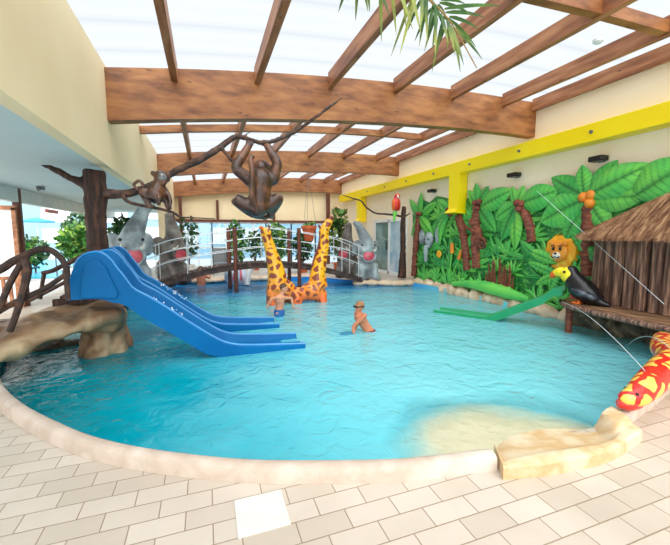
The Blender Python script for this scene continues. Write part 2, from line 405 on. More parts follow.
POOL = [(1.83,1.92),(1.18,2.02),(.54,2.23),(.11,2.41),(-.41,2.71),(-.8,3.0),(-1.14,3.34),(-1.6,3.88),(-2.04,4.55),(-2.45,5.4),(-2.75,6.5),(-2.8,7.8),(-2.6,9.3),(-2.2,10.6),(-1.9,12),(-1.6,13.1),(-.4,13.5),
        (1.5,13.6),(3.4,13.3),(4.3,12.5),(4.9,11.5),(5.6,10.95),(6.35,10.5),(6.6,9.8),(6.68,8.8),(6.72,7.6),(6.74,6.4),(6.78,5.2),(6.75,4.2),(6.6,3.35),(5.7,2.85),(4.64,2.38),(3.9,2.16),(3.25,2.0),(2.95,1.95),(2.4,2.02)]
def closed_spline(P, k=5):
    n = len(P); out = []
    for i in range(n):
        a, b, c, d = (Vector(P[(i+j) % n]) for j in (-1,0,1,2))
        for j in range(k):
            t = j/k; out.append(.5*((2*b)+(c-a)*t+(2*a-5*b+4*c-d)*t*t+(3*b-a-3*c+d)*t**3))
    return out
PO = closed_spline(POOL, 4)

# floor with the pool cut out
outer = [(-3.95,-3),(XR+.1,-3),(XR+.1,19.2),(-3.95,19.2)]
loops = [[Vector((p[0],p[1],0)) for p in outer], [Vector((p[0],p[1],0)) for p in PO]]
flat = [v for l in loops for v in l]
me = MB(); me.add(flat, [tuple(t) for t in tessellate_polygon(loops)])
fl = me.build('floor', M['tile'], smooth=False)
if fl.data.polygons[0].normal.z < 0: fl.data.flip_normals()
struct(fl, 'beige running-bond tiled pool deck')

# basin and water
mb = MB(); G = 44; x0, x1, y0, y1 = -3.1, 7.0, 1.7, 13.9
def depth(x, y):
    d = math.hypot((x-2.4)/1.7, (y-1.9)/1.7); t = min(1, max(0, (d-.55)/.9)); t = t*t*(3-2*t)
    return -.2-.6*t
vs = [(x0+(x1-x0)*i/G, y0+(y1-y0)*j/G, depth(x0+(x1-x0)*i/G, y0+(y1-y0)*j/G)) for i in range(G+1) for j in range(G+1)]
mb.add(vs, [(i*(G+1)+j, (i+1)*(G+1)+j, (i+1)*(G+1)+j+1, i*(G+1)+j+1) for i in range(G) for j in range(G)])
n = len(PO)
mb.add([(p.x,p.y,-.001) for p in PO]+[(p.x,p.y,-.9) for p in PO], [(i,(i+1)%n,(i+1)%n+n,i+n) for i in range(n)])
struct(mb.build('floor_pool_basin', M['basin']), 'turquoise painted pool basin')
mb = MB(); mb.add([(p.x,p.y,WZ) for p in PO], [tuple(t) for t in tessellate_polygon([[Vector((p.x,p.y,0)) for p in PO]])])
w = mb.build('pool_water', M['water'], smooth=False)
if w.data.polygons[0].normal.z < 0: w.data.flip_normals()
tag(w, 'clear turquoise pool water with small ripples', 'water', kind='structure')

# curb : swept rounded section following the pool edge
def curb(name, pts, label, w=.115, h=.105):
    P = bez([(p[0],p[1],0) for p in pts], 6); mb = MB()
    sec = [(0,-.3),(0,h-.03),(.012,h-.01),(.035,h),(w-.035,h),(w-.01,h-.012),(w,h-.035),(w+.004,.0),(w+.004,-.02)]
    vs = []
    for i, p in enumerate(P):
        t = (P[min(i+1,len(P)-1)]-P[max(i-1,0)]).normalized(); nrm = Vector((t.y,-t.x,0))*CS
        for a, z in sec: vs.append(p+nrm*a+Vector((0,0,z)))
    m = len(sec)
    fs = [(i*m+k,i*m+k+1,(i+1)*m+k+1,(i+1)*m+k) for i in range(len(P)-1) for k in range(m-1)]
    fs += [tuple(range(m)), tuple((len(P)-1)*m+k for k in range(m))]
    mb.add(vs, fs); return tag(mb.build(name, M['curb']), label, 'curb')
CS = -1
curb('pool_curb', [(1.84,1.9),(1.7,1.93),(1.18,2.02),(.54,2.23),(.11,2.41),(-.41,2.71),(-.8,3.0),(-1.14,3.34),(-1.6,3.88),(-2.04,4.55),(-2.45,5.4),(-2.75,6.5),(-2.8,7.8),(-2.6,9.3)], 'long pale pink stone curb sweeping round the near left pool edge')
CS = 1
curb('pool_curb', [(3.12,1.97),(3.25,2.0),(3.9,2.16),(4.64,2.38),(5.7,2.85),(6.5,3.3)], 'short pale stone curb under the red and yellow snake', w=.13)

# entry slab with a leaf shaped hollow
fr = [p[:2] for p in [(1.78,1.7,0.09),(1.91,1.67,0.09),(2.05,1.64,0.09),(2.38,1.6,0.09),(2.68,1.6,0.09),(3.13,1.68,0.09)]]
bk = [p[:2] for p in [(1.91,1.92,0.05),(2.1,2.05,0.05),(2.36,2.11,0.05),(2.67,2.08,0.05),(2.96,1.96,0.05),(3.26,1.99,0.05)]]
mb = MB(); NS, NT = 50, 26; top = []
F_ = bez([(x,y,0) for x,y in fr], 10); Bk = bez([(x,y,0) for x,y in bk], 10)
for i in range(NS+1):
    a = F_[i]; b = Bk[i]; u = i/NS
    for j in range(NT+1):
        t = j/NT; p = a.lerp(b, t)
        rim = .095+.03*max(0, min(1, (u-.86)/.06))*max(0, min(1, (t-.3)/.2))
        tt = max(0, min(1, (t-.2)/.1)); uu = max(0, min(1, (u-.03)/.05))*max(0, min(1, (.88-u)/.06))
        z = rim-(.035+.1*max(0, t-.25))*tt*uu
        z -= .012*(1-min(1, t/.05))
        top.append((p.x, p.y, z+.004*noise.noise(Vector((p.x*6,p.y*6,0)))))
W_ = NT+1
fs = [(i*W_+j,(i+1)*W_+j,(i+1)*W_+j+1,i*W_+j+1) for i in range(NS) for j in range(NT)]
edge = [i*W_ for i in range(NS+1)]+[NS*W_+j for j in range(1,NT+1)]+[i*W_+NT for i in range(NS-1,-1,-1)]+[j for j in range(NT-1,0,-1)]
base = len(top); ev = [(top[e][0],top[e][1],-.3 if top[e][1] > 1.9 else -.01) for e in edge]
fs += [(edge[k],edge[(k+1)%len(edge)],base+(k+1)%len(edge),base+k) for k in range(len(edge))]
mb.add(top+ev, fs)
tag(mb.build('entry_slab', M['slab']), 'cream stone entry slab with a leaf shaped hollow between the two curbs', 'stone slab')

# access cover in the tiles
mb = MB(); mb.box((.25,1.957,.003), (.284,.284,.012))
M['cover'] = mat('cover_plate', srgb(222,218,210), srgb(214,210,202), scale=6, rough=.5)
c = tag(mb.build('access_cover', M['cover'], bevel=.003), 'square white access cover plate set in the beige tiles', 'floor cover')
mb = MB(); mb.lathe((.25,1.957,.0095), [(.125,0),(.128,.0012),(.131,0)], 32); mb.build('ring', M['cover'], c)

# ------------------------------------------------------------------ building shell
def wallbox(name, a, b, m, label):
    mb = MB(); mb.box([(a[i]+b[i])/2 for i in range(3)], [abs(b[i]-a[i]) for i in range(3)]); return struct(mb.build(name, m, smooth=False), label)
# left fascia (follows roof), full height beyond Y 13.4
wallbox('wall_left', (XL-.15,-3,2.6), (XL,13.4,zt(XL)+.04), M['cream'], 'cream upper wall over the left gallery')
wallbox('wall_left_far', (XL-.15,13.4,0), (XL,B3+.1,zt(XL)+.04), M['cream'], 'cream wall beyond the footbridge')
wallbox('wall_right', (XR,-3,-.9), (XR+.15,B3+.1,4.62), M['cream2'], 'cream right wall')
wallbox('ceiling_left_soffit', (-3.95,-3,2.6), (XL-.15,B3,2.72), M['soffit'], 'pale blue soffit over the left gallery')
wallbox('wall_left_lintel', (-3.95,-3,2.3), (-3.8,B3,2.6), M['white'], 'white lintel over the gallery openings')
# far gable
mb = MB(); xs = [XL+(XR-XL)*i/16 for i in range(17)]
vs = [(x,B3,2.3) for x in xs]+[(x,B3,zt(x)+.04) for x in xs]+[(x,B3+.15,2.3) for x in xs]+[(x,B3+.15,zt(x)+.04) for x in xs]
fs = []
for i in range(16):
    fs += [(i,i+1,i+18,i+17),(34+i,34+i+1,34+i+18,34+i+17),(i,i+1,i+35,i+34),(i+17,i+18,i+52,i+51)]
mb.add(vs, fs); struct(mb.build('wall_far', M['cream'], smooth=False), 'cream gable over the far windows')
mb = MB(); mb.box(((XL+XR)/2,B3-.06,2.27), (XR-XL,.14,.13)); struct(mb.build('trim_1', M['darkwood'], smooth=False), 'dark wooden rail over the far windows')
mb = MB(); mb.box((.62,B3-.06,2.8), (.12,.1,.95)); mb.box((3.4,B3-.06,2.8), (.12,.1,.95)); struct(mb.build('trim_2', M['darkwood'], smooth=False), 'short dark studs on the far gable')
# far windows
for i in range(6):
    a = XL+.3+i*1.33; b = a+1.33
    r = MB(); 
    for zz in (.05,.95,1.65,2.17): r.box(((a+b)/2,B3,zz), (1.33,.06,.05))
    for xx in (a, (a+b)/2, b): r.box((xx,B3,1.1), (.05,.07,2.2))
    wd = struct(r.build('window_%d'%(i+1), M['white'], smooth=False), 'white framed window of the far glazed wall')
    g = MB(); g.box(((a+b)/2,B3+.01,1.1), (1.3,.012,2.15)); g.build('pane', M['glass'], wd, smooth=False)
# roof sheet
mb = MB(); NX = 24; xs = [XL-.15+(XR+.3-XL)*i/NX for i in range(NX+1)]
vs = [(x,-3,zt(x)+.06) for x in xs]+[(x,B3+.3,zt(x)+.06) for x in xs]
mb.add(vs, [(i,i+1,i+2+NX,i+1+NX) for i in range(NX)]); struct(mb.build('ceiling', M['roof']), 'translucent white roof sheet')

# ------------------------------------------------------------------ roof timbers
def arch_beam(y, t, top, bot, label, x0=XL, x1=XR):
    mb = MB(); NX = 24; xs = [x0+(x1-x0)*i/NX for i in range(NX+1)]; m = NX+1
    vs = []
    for yy in (y-t/2, y+t/2):
        vs += [(x,yy,zt(x)+top) for x in xs]+[(x,yy,zt(x)+bot(x)) for x in xs]
    fs = []
    for i in range(NX):
        fs += [(i,i+1,i+1+m,i+m),(2*m+i,2*m+i+1,3*m+i+1,3*m+i),(i,i+1,2*m+i+1,2*m+i),(m+i,m+i+1,3*m+i+1,3*m+i)]
    fs += [(0,m,3*m,2*m),(NX,m+NX,3*m+NX,2*m+NX)]
    mb.add(vs, fs); return tag(mb.build('roof_beam', M['glulam'], smooth=False), label, 'beam')
arch_beam(B1, .2, -.01, lambda x: -.76+.003*x, 'deep arched laminated timber beam nearest the camera')
arch_beam(B2, .2, -.01, lambda x: -.68, 'middle arched laminated timber beam, above the footbridge')
arch_beam(B3-.25, .2, -.01, lambda x: -.7, 'farthest arched timber beam, in front of the cream gable')
PX = [-.36,.91,2.2,3.5,4.8,6.12,6.97]
ordn = ['first','second','third','fourth','fifth','sixth','seventh']
bays = [(-2.9,B1-.1,'in the near bay'),(B1+.1,B2-.1,'in the middle bay'),(B2+.1,B3-.35,'in the far bay')]
for bi, (a, b, bl) in enumerate(bays):
    for i, x in enumerate(PX):
        mb = MB(); tp = zt(x)+.05; mb.box((x,(a+b)/2,tp-.125), (.1,b-a,.25))
        tag(mb.build('roof_purlin', M['purlin'], smooth=False), 'brown timber purlin, %s from the left wall, %s' % (ordn[i], bl), 'purlin', 'purlins under the translucent roof')
for y, bl in ((3.45,'near'),(9.4,'middle'),(15.7,'far')):
    mb = MB(); ex = [XL]+[p for p in PX[:-1]]
    for i in range(len(ex)-1 if True else 0):
        if y < 4 and i < 3: continue
        x0 = ex[i]+(.05 if i else 0); x1 = ex[i+1]-.05
        zc = lambda x: zt(x)-.1
        mb.bar((x0,y,zc(x0)), (x1,y,zc(x1)), .12, .16)
    tag(mb.build('roof_crosspiece', M['glulam'], smooth=False), 'thin timber crosspiece between purlins halfway along the %s bay' % bl, 'crosspiece')
for x, wx in ((-1.05,.13),(6.3,.17)):
    mb = MB(); mb.box((x,B3-.25,1.85 if x<0 else 1.9), (wx,.16,(3.4 if x<0 else 3.8)*1.0))
    o = mb.build('column_post', M['darkwood'], smooth=False); o.location.z = -.15 if x < 0 else 0
    tag(o, 'dark brown wooden column under the %s end of the farthest beam' % ('left' if x < 0 else 'right'), 'column')
mb = MB(); mb.lathe((4.8,3.45,4.02), [(0,.0),(.035,0),(.06,.02),(.06,.05),(.045,.06)], 16)
tag(mb.build('smoke_detector', M['white']), 'small round white detector under the near roof crosspiece', 'detector')

# ------------------------------------------------------------------ yellow duct
d = thing('air_duct', 'long bright yellow rectangular duct along the right wall', 'duct', (6.9,7,3.3))
mb = MB(); mb.box((6.88,7.6,3.465), (.3,21,.33)); mb.build('main_run', M['yellow'], d, bevel=.012, smooth=False)
for yy in (8.72, 15.55):
    mb = MB()
    mb.box((6.88,yy,2.82), (.3,.42,.98))
    z0, z1 = 2.33, 2.22
    a = [(6.73,yy-.21,z0),(6.73,yy+.21,z0),(7.03,yy+.21,z0),(7.03,yy-.21,z0)]; b2 = [(6.6,yy-.23,z1),(6.6,yy+.23,z1),(7.03,yy+.23,z1-.04),(7.03,yy-.23,z1-.04)]
    mb.add(a+b2, [(0,1,5,4),(1,2,6,5),(2,3,7,6),(3,0,4,7),(0,1,2,3),(4,5,6,7)])
    mb.build('drop_duct', M['yellow'], d, smooth=False)
for k in range(9):
    y = 1.6+k*1.62; mb = MB(); q = Vector((1,0,0)).to_track_quat('Z','Y').to_matrix()
    mb.tube([(6.735,y,3.47),(6.70,y,3.47)], [.035,.028], 12); mb.build('nozzle', M['steeld'], d)

for i, (y, nm) in enumerate(((4.82,'above the large palm with orange coconuts'),(6.77,'above the brown coconut palm'),(10.07,'nearest the parrot stump'))):
    t = thing('wall_lamp', 'black box wall lamp on the cream wall, %s' % nm, 'lamp', (XR,y,3.0), 'wall lamps')
    mb = MB(); mb.box((6.93,y,3.0), (.2,.26,.1)); mb.build('housing', M['black'], t, bevel=.02)
    mb = MB(); mb.box((7.03,y,3.0), (.03,.12,.12)); mb.build('bracket', M['steeld'], t)

# ------------------------------------------------------------------ right door
y0, y1 = 11.75, 14.3
d = bpy.data.objects.new('door_1', None); COL.objects.link(d); d.location = (XR,13,0); struct(d, 'white framed glazed double door in the right wall')
mb = MB()
for yy in (y0, (y0+y1)/2, y1): mb.box((7.02,yy,1.1), (.08,.1,2.2))
for zz in (.06, 2.16): mb.box((7.02,(y0+y1)/2,zz), (.08,y1-y0,.12))
mb.build('frame', M['white'], d, smooth=False)
for k, c in ((0,'leafd'),(1,'facade')):
    mb = MB(); a = y0+.05+k*(y1-y0)/2; mb.box((7.03,a+(y1-y0)/4,1.1), (.02,(y1-y0)/2-.1,2.0)); mb.build('pane', dict(leafd=mat('door_glass_dark', srgb(86,116,104), srgb(120,146,136), scale=2, rough=.1), facade=mat('door_glass_light', srgb(150,190,214), srgb(206,226,236), scale=2, rough=.1))['facade' if k==0 else 'leafd'], d, smooth=False)
mb = MB(); mb.tube([(6.95,y1-.9+.02,1.0),(6.95,y1-.9+.02,1.25)], .015); 
mb = MB(); mb.box((6.96,(y0+y1)/2+.16,1.15), (.03,.05,.3)); mb.build('handle', M['black'], d)
# ------------------------------------------------------------------ mural relief on the right wall
mural = thing('jungle_mural', 'long green relief mural of jungle palms and animals on the right wall', 'mural', (7.0,7,.1))
XM = 7.0
def YZ(l): return [(p[1], p[2]) for p in l]
def plate(name, pts, t, m, x=XM, parent=None, bev=.0):
    """flat relief plate from a (y,z) outline, thickness t toward the room"""
    mb = MB(); n = len(pts)
    tr = tessellate_polygon([[Vector((p[0],p[1],0)) for p in pts]])
    c = (sum(p[0] for p in pts)/n, sum(p[1] for p in pts)/n)
    vs = [(x,p[0],p[1]) for p in pts]+[(x-t*.6,p[0],p[1]) for p in pts]+[(x-t,c[0]+(p[0]-c[0])*.93,c[1]+(p[1]-c[1])*.93) for p in pts]
    fs = [tuple(i+2*n for i in q) for q in tr]+[(i,(i+1)%n,(i+1)%n+n,i+n) for i in range(n)]+[(n+i,n+(i+1)%n,(i+1)%n+2*n,i+2*n) for i in range(n)]
    mb.add(vs, fs); return mb.build(name, m, parent or mural)
def leafmesh(mb, a, b, w, x=XM-.03, bulge=.05, curve=0, notch=0, nl=44):
    """domed leaf from a to b in (y,z) with centre crease; optional notched rim"""
    a = Vector(a); b = Vector(b); d = b-a; L = d.length; u = d/L; v = Vector((-u.y,u.x))
    NWd = 6; vs = []
    for i in range(nl+1):
        t = i/nl; ww = w*math.sin(PI*min(1, t*.96+.04))**.75*(1-.25*t)
        if notch and i % 6 < 2: ww *= (1-notch)
        c = a+d*t+v*curve*L*math.sin(PI*t)
        for j in range(-NWd, NWd+1):
            s_ = j/NWd; p = c+v*ww*s_*.5
            crease = .35*math.exp(-(s_*5)**2)
            rib = .06*math.sin(t*40-abs(s_)*7)
            mb.c.append(min(1, .75*math.exp(-(s_*7)**2)+.55*max(0, math.sin((t*5.2*(1+w)-abs(s_)*1.1)*2*PI)-.72)*3.5*(abs(s_) < .9)+.35*abs(s_)**4+.35*(1-t)**3))
            vs.append((x-bulge*(1-s_*s_)*(1-crease)*math.sin(PI*min(1,t*.9+.1))*(1+rib)-.01*(1-t), p.x, p.y))
    W = 2*NWd+1; fs = [(i*W+j,i*W+j+1,(i+1)*W+j+1,(i+1)*W+j) for i in range(nl) for j in range(W-1)]
    mb.add(vs, fs)
def leafp(name, a, b, w, m='mleaf', **k):
    mb = MB(); leafmesh(mb, a, b, w, **k); return mb.build(name, M[m], mural)
outl = YZ([(7,11.17,-0.18),(7,11.34,2.33),(7,10.91,2.79),(7,10.36,2.64),(7,9.93,2.83),(7,9.41,2.71),(7,8.84,2.46),(7,8.42,2.65),(7,7.96,2.74),(7,7.51,2.49),(7,6.98,2.46),(7,6.6,2.59),(7,6.19,2.46),(7,5.9,2.6),(7,5.57,2.64),(7,5.29,2.56),(7,4.99,2.64),(7,4.72,2.68),(7,4.44,2.77),(7,4.16,2.79)])
outl += [(2.0,2.75),(2.0,.02),(10.6,.02)]
plate('background_panel', outl, .04, M['mback'], x=7.05)
# groups of ferny filler leaves
R = random.Random(3)
def fern(cy, cz, r, n, m, x, a0=0, a1=PI, name='fern'):
    mb = MB()
    for i in range(n):
        a = a0+(a1-a0)*(i+.5)/n+R.uniform(-.12,.12); l = r*R.uniform(.75,1.1)
        leafmesh(mb, (cy,cz), (cy+math.cos(a)*l, cz+math.sin(a)*l), l*.26, x=x+R.uniform(-.01,.01), bulge=.03, curve=R.uniform(-.15,.15), nl=9)
    return mb.build(name, M[m], mural)
yy = 10.4
while yy > 2.1:
    for zz in (.12,.62,1.1,1.6,2.05):
        if R.random() < .93:
            fern(yy+R.uniform(-.2,.2), zz+R.uniform(-.1,.1), R.uniform(.4,.6), R.choice((7,8,9)), R.choice(('mleaf','mleaf2','mleaf2','mleaf3')), XM-.02-.012*(2-zz), -.3, PI+.3)
    yy -= .52
# low bushy plants along the foot
for y in (10.3,9.7,9.1,8.4,7.8,5.9,5.3,4.9):
    fern(y, .08, .5, 9, 'mleaf', XM-.1, .1, PI-.1, 'bush')
def big(pa, pb, w, m='mleaf', **k): return leafp('big_leaf', pa, pb, w, m, **k)
def seg(l, w, m='mleaf', **k):
    q = YZ(l); return big(q[0], q[1], w, m, **k)
# crown 1 (left palm)
seg([(6.95,10.8,2.23),(6.95,10.72,3.03)], .42, x=6.96); seg([(6.95,10.87,2.24),(6.95,11.48,2.87)], .36, x=6.96); seg([(6.95,10.74,2.23),(6.95,9.8,2.62)], .36,'mleaf3', x=6.96)
seg([(6.95,10.8,2.2),(6.95,11.29,1.55)], .36, x=6.96); seg([(6.95,10.74,2.2),(6.95,9.91,1.55)], .5,'mleaf3', x=6.93)
# crown 2
seg([(6.95,9.13,2.27),(6.95,9.8,2.69)], .42, x=6.95); seg([(6.95,9.13,2.27),(6.95,9.81,1.87)], .42,'mleaf2', x=6.93); seg([(6.95,9.13,2.27),(6.95,9.57,1.24)], .4, x=6.92,curve=.15)
seg([(6.95,9.09,2.27),(6.95,8.62,2.67)], .36, x=6.95)
# crown 3/4
seg([(6.95,7.95,2.36),(6.95,8.07,2.99)], .4, x=6.94); seg([(6.95,7.95,2.36),(6.95,7.58,2.85)], .38,'mleaf2', x=6.94); seg([(6.95,7.95,2.36),(6.95,8.37,2.83)], .34, x=6.94)
seg([(6.95,7.8,2.33),(6.95,6.79,2.66)], .62, x=6.92); seg([(6.95,7.87,2.31),(6.95,7.24,1.66)], .5,'mleaf2', x=6.93); seg([(6.95,6.68,2.29),(6.95,7.29,1.99)], .55, x=6.92)
seg([(6.95,6.68,2.22),(6.95,7.03,1.46)], .5,'mleaf2', x=6.91); seg([(6.95,6.65,2.27),(6.95,6.83,2.75)], .3, x=6.94); seg([(6.95,6.62,2.29),(6.95,6.48,2.73)], .36, x=6.94)
seg([(6.95,6.65,2.2),(6.95,6.61,1.23)], .46,'mleaf3', x=6.92)
# crown 5/6 large
seg([(6.95,6.48,2.32),(6.95,5.55,2.51)], .66, x=6.9); seg([(6.95,5.01,2.26),(6.95,5.93,1.87)], .8, x=6.88, bulge=.08); seg([(6.95,4.99,2.34),(6.95,5.75,2.79)], .5,'mleaf2', x=6.9)
seg([(6.95,4.99,2.34),(6.95,5.1,2.94)], .42, x=6.9); seg([(6.95,4.96,2.33),(6.95,5.21,2.82)], .36,'mleaf3', x=6.92)
seg([(6.95,5,2.19),(6.95,5.36,1.49)], .6,'mleaf2', x=6.9); seg([(6.95,4.89,2.21),(6.95,4.49,1.65)], .5,'mleaf', x=6.9)
seg([(6.95,4.9,2.33),(6.95,3.91,2.74)], .66, x=6.86, bulge=.08); seg([(6.95,4.86,2.29),(6.95,3.94,2.23)], .6,'mleaf3', x=6.88); seg([(6.95,4.9,2.37),(6.95,4.45,2.91)], .46,'mleaf2', x=6.9)
big((3.5,2.1),(2.4,2.85),.8,'mleaf', x=6.86); big((3.4,2.3),(2.9,3.1),.6,'mleaf3', x=6.88); big((3.3,2.0),(2.1,2.2),.7,'mleaf2', x=6.88)
seg([(6.95,4.08,2.25),(6.95,3.33,2.7)], .8, 'mleaf', x=6.84); seg([(6.95,5.46,1.03),(6.95,6.22,1.25)], .3,'mleaf3', x=6.86)
for q in ([(6.95,5.45,0.76),(6.95,6.2,0.98)],[(6.95,5.32,0.83),(6.95,5.96,0.5)],[(6.95,5.45,0.86),(6.95,4.91,0.64)],[(6.95,5.82,1),(6.95,6.46,1.47)],[(6.95,4.66,1.09),(6.95,5.25,1.69)],[(6.95,4.66,1.09),(6.95,4.97,1.49)],[(6.95,5.46,0.9),(6.95,5.6,0.38)]):
    seg(q, .3, R.choice(('mleaf','mleaf2','mleaf3')), x=6.88, notch=.25)
def mtrunk(l, r, m='mbrown'):
    P = bez([(XM-.05,p[1],p[2]) for p in l], 8); mb = MB(); n = len(P)
    mb.tube(P, [r*(1+.16*(i%2)) for i in range(n)], 10); return mb.build('palm_trunk', M[m], mural)
mtrunk([(6.95,11.03,0.13),(6.95,10.95,1.23),(6.95,10.8,2.2)], .1); mtrunk([(6.95,8.25,0.6),(6.95,8.42,1.44),(6.95,8.72,2.13)], .12); mtrunk([(6.95,7.89,0.69),(6.95,7.98,1.59),(6.95,7.95,2.36)], .13)
mtrunk([(6.95,6.18,1.43),(6.95,6.26,1.81),(6.95,6.48,2.21)], .1); mtrunk([(6.95,4.84,0.8),(6.95,4.89,1.49),(6.95,4.92,2.14)], .13)
def cocos(l, r, m):
    for p in l:
        mb = MB(); mb.ell((6.86,p[1],p[2]), r); mb.build('coconut', M[m], mural)
cocos([(6.86,6.57,2.33),(6.86,6.45,2.3),(6.86,6.5,2.19)], .085, 'cocob'); cocos([(6.86,9.11,2.33),(6.86,8.92,2.29),(6.86,9.01,2.2)], .08, 'cocob'); cocos([(6.86,7.97,2.44),(6.86,7.82,2.46),(6.86,7.88,2.3)], .08, 'cocob'); cocos([(6.86,10.79,2.3),(6.86,10.61,2.29)], .07, 'cocob')
cocos([(6.86,4.99,2.31),(6.86,4.84,2.34),(6.86,4.86,2.19)], .1, 'coco')
# climbing monkey between the trunks
q = [(6.86,8.02,1.94),(6.86,7.84,1.56),(6.86,7.64,1.35),(6.86,8.17,1.78),(6.86,7.95,2.1)]
mb = MB()
mb.ell((6.88,q[1][1],q[1][2]), (.1,.16,.26)); mb.ell((6.86,q[0][1],q[0][2]), (.1,.13,.13)); mb.tube([(6.85,q[1][1],q[1][2]+.1),(6.82,q[3][1]+.05,q[3][2]),(6.86,q[3][1]+.15,q[3][2]+.1)],[.05,.04,.03])
sp_ = [(6.84,q[2][1]+math.cos(a)*r_,q[2][2]+math.sin(a)*r_) for a,r_ in [(k*.5,.19-.009*k) for k in range(20)]]
mb.tube(sp_, .035, 8); mb.build('climbing_monkey', M['mbrown'], mural)
# elephant head
c = [(6.86,10.1,1.32),(6.86,10.57,1.41),(6.86,9.67,1.49),(6.86,10.07,0.7),(6.86,10.09,1.13)]
e = MB(); e.ell((6.9,c[0][1],c[0][2]+.1), (.12,.2,.27)); e.tube([(6.8,c[4][1],c[4][2]+.1),(6.78,c[4][1],c[4][2]-.15),(6.8,c[3][1]+.03,c[3][2])],[.1,.075,.05])
eh = e.blob('elephant_head', M['elephant'], mural, vox=.02)
for k in (1,2):
    mb = MB(); mb.ell((6.93,c[k][1],c[k][2]+.1), (.04,.17,.26)); mb.build('ear', M['elephant'], eh)
for s_ in (-1,1):
    mb = MB(); mb.ell((6.79,c[0][1]+s_*.1,c[0][2]+.12), .025, nu=8, nv=6); mb.build('eye', M['black'], eh)
# lion face
c = [(6.84,5.44,1.26)][0]; cy, cz = c[1], c[2]
mb = MB(); vs = [(6.84,cy,cz)]; n = 40
for i in range(n):
    a = 2*PI*i/n; rr = .35*(1+.045*math.cos(a*11)+.04*math.sin(a*3)); vs.append((6.9,cy+math.cos(a)*rr*.95,cz+math.sin(a)*rr-.02))
for i in range(n):
    a = 2*PI*i/n; rr = .39*(1+.045*math.cos(a*11)+.04*math.sin(a*3)); vs.append((6.99,cy+math.cos(a)*rr*.95,cz+math.sin(a)*rr-.02))
mb.add(vs, [(0,1+i,1+(i+1)%n) for i in range(n)]+[(1+i,1+n+i,1+n+(i+1)%n,1+(i+1)%n) for i in range(n)])
mane = mb.build('lion_mane', M['liony'], mural)
mb = MB(); mb.ell((6.85,cy,cz-.02), (.05,.2,.21)); mb.ell((6.84,cy+.14,cz+.16), (.04,.06,.06)); mb.ell((6.84,cy-.14,cz+.16), (.04,.06,.06)); mb.build('face', M['liono'], mane)
mb = MB(); mb.ell((6.8,cy,cz-.09), (.04,.09,.07)); mb.build('muzzle', M['ivory'], mane)
for s_ in (-1,1):
    mb = MB(); mb.ell((6.8,cy+s_*.075,cz+.05), (.02,.032,.04), nu=8, nv=6); mb.build('eye', M['black'], mane)
    mb = MB(); mb.tube([(6.795,cy+s_*.12,cz+.1),(6.79,cy+s_*.08,cz+.125),(6.795,cy+s_*.04,cz+.1)], .012, 6); mb.build('eyebrow', M['mbrown'], mane)
mb = MB(); mb.ell((6.77,cy,cz-.05), (.02,.035,.025), nu=8, nv=6); mb.tube([(6.775,cy-.09,cz-.11),(6.765,cy-.04,cz-.135),(6.76,cy,cz-.11),(6.765,cy+.04,cz-.135),(6.775,cy+.09,cz-.11)], .01, 6); mb.build('nose', M['black'], mane)
# cattails, flower, reeds, crocodile
for l in ([(6.88,8.99,0.39),(6.88,8.88,1.05),(6.88,8.9,1.35)], [(6.88,8.85,0.4),(6.88,8.56,0.9),(6.88,8.45,1.16)]):
    mb = MB(); p = [(6.88,a[1],a[2]) for a in l]; mb.tube(p[:2], .02, 8); ct = mb.build('cattail', M['mleaf3'], mural)
    mb = MB(); mb.tube([p[1],p[2]], [.065,.05], 10); mb.build('spike', M['coco'], ct)
c = [(6.86,9.49,0.99)][0]; mb = MB()
for k in range(6): mb.ell((6.86,c[1]+.07*math.cos(k*PI/3),c[2]+.07*math.sin(k*PI/3)), (.03,.055,.055), nu=8, nv=6)
mb.build('flower', M['liony'], mural)
rl = [(6.9,7.44,0.31),(6.9,6.59,0.23)]; 
for k in range(26):
    t = k/25; y = rl[0][1]+(rl[1][1]-rl[0][1])*t+R.uniform(-.02,.02); h = R.uniform(.45,.85)*(1.1-.4*abs(t-.4)); mb = MB()
    mb.tube([(6.88,y,.1),(6.86,y+R.uniform(-.05,.05),.1+h)], [.022,.014], 8); mb.build('reed', M['mbrown'], mural)
l = [(6.72,8.63,0.17),(6.72,7.87,0.26),(6.72,7.21,0.25),(6.72,6.56,0.2),(6.72,5.99,0.15)]
mb = MB(); P = [(6.76,p[1],max(.1,p[2]-.0)) for p in l]; stube(mb, P, [.06,.12,.16,.14,.06], 12)
for p in bez(P,5)[3:-4:2]: mb.ell((p.x-.02,p.y,p.z+.13), (.03,.06,.04), nu=8, nv=6)
mb.build('crocodile', M['mleaf'], mural)

# rock ledge at the foot of the mural: individual stones
k = 0; y = 10.5
while y > 4.9:
    r_ = R.uniform(.24,.36); mb = MB(); xx = 6.82+.05*math.sin(k)
    mb.ell((xx,y,-.06), (.2,r_,.17)); mb.ell((xx+.05,y+.1,-.02), (.18,r_*.7,.14))
    o = mb.blob('ledge_stone', M['rockp'], None, vox=.05, disp=.05, dscale=5)
    tag(o, 'pale rounded stone of the pool ledge at the foot of the jungle mural', 'stone', 'ledge stones below the mural'); y -= r_*1.55; k += 1

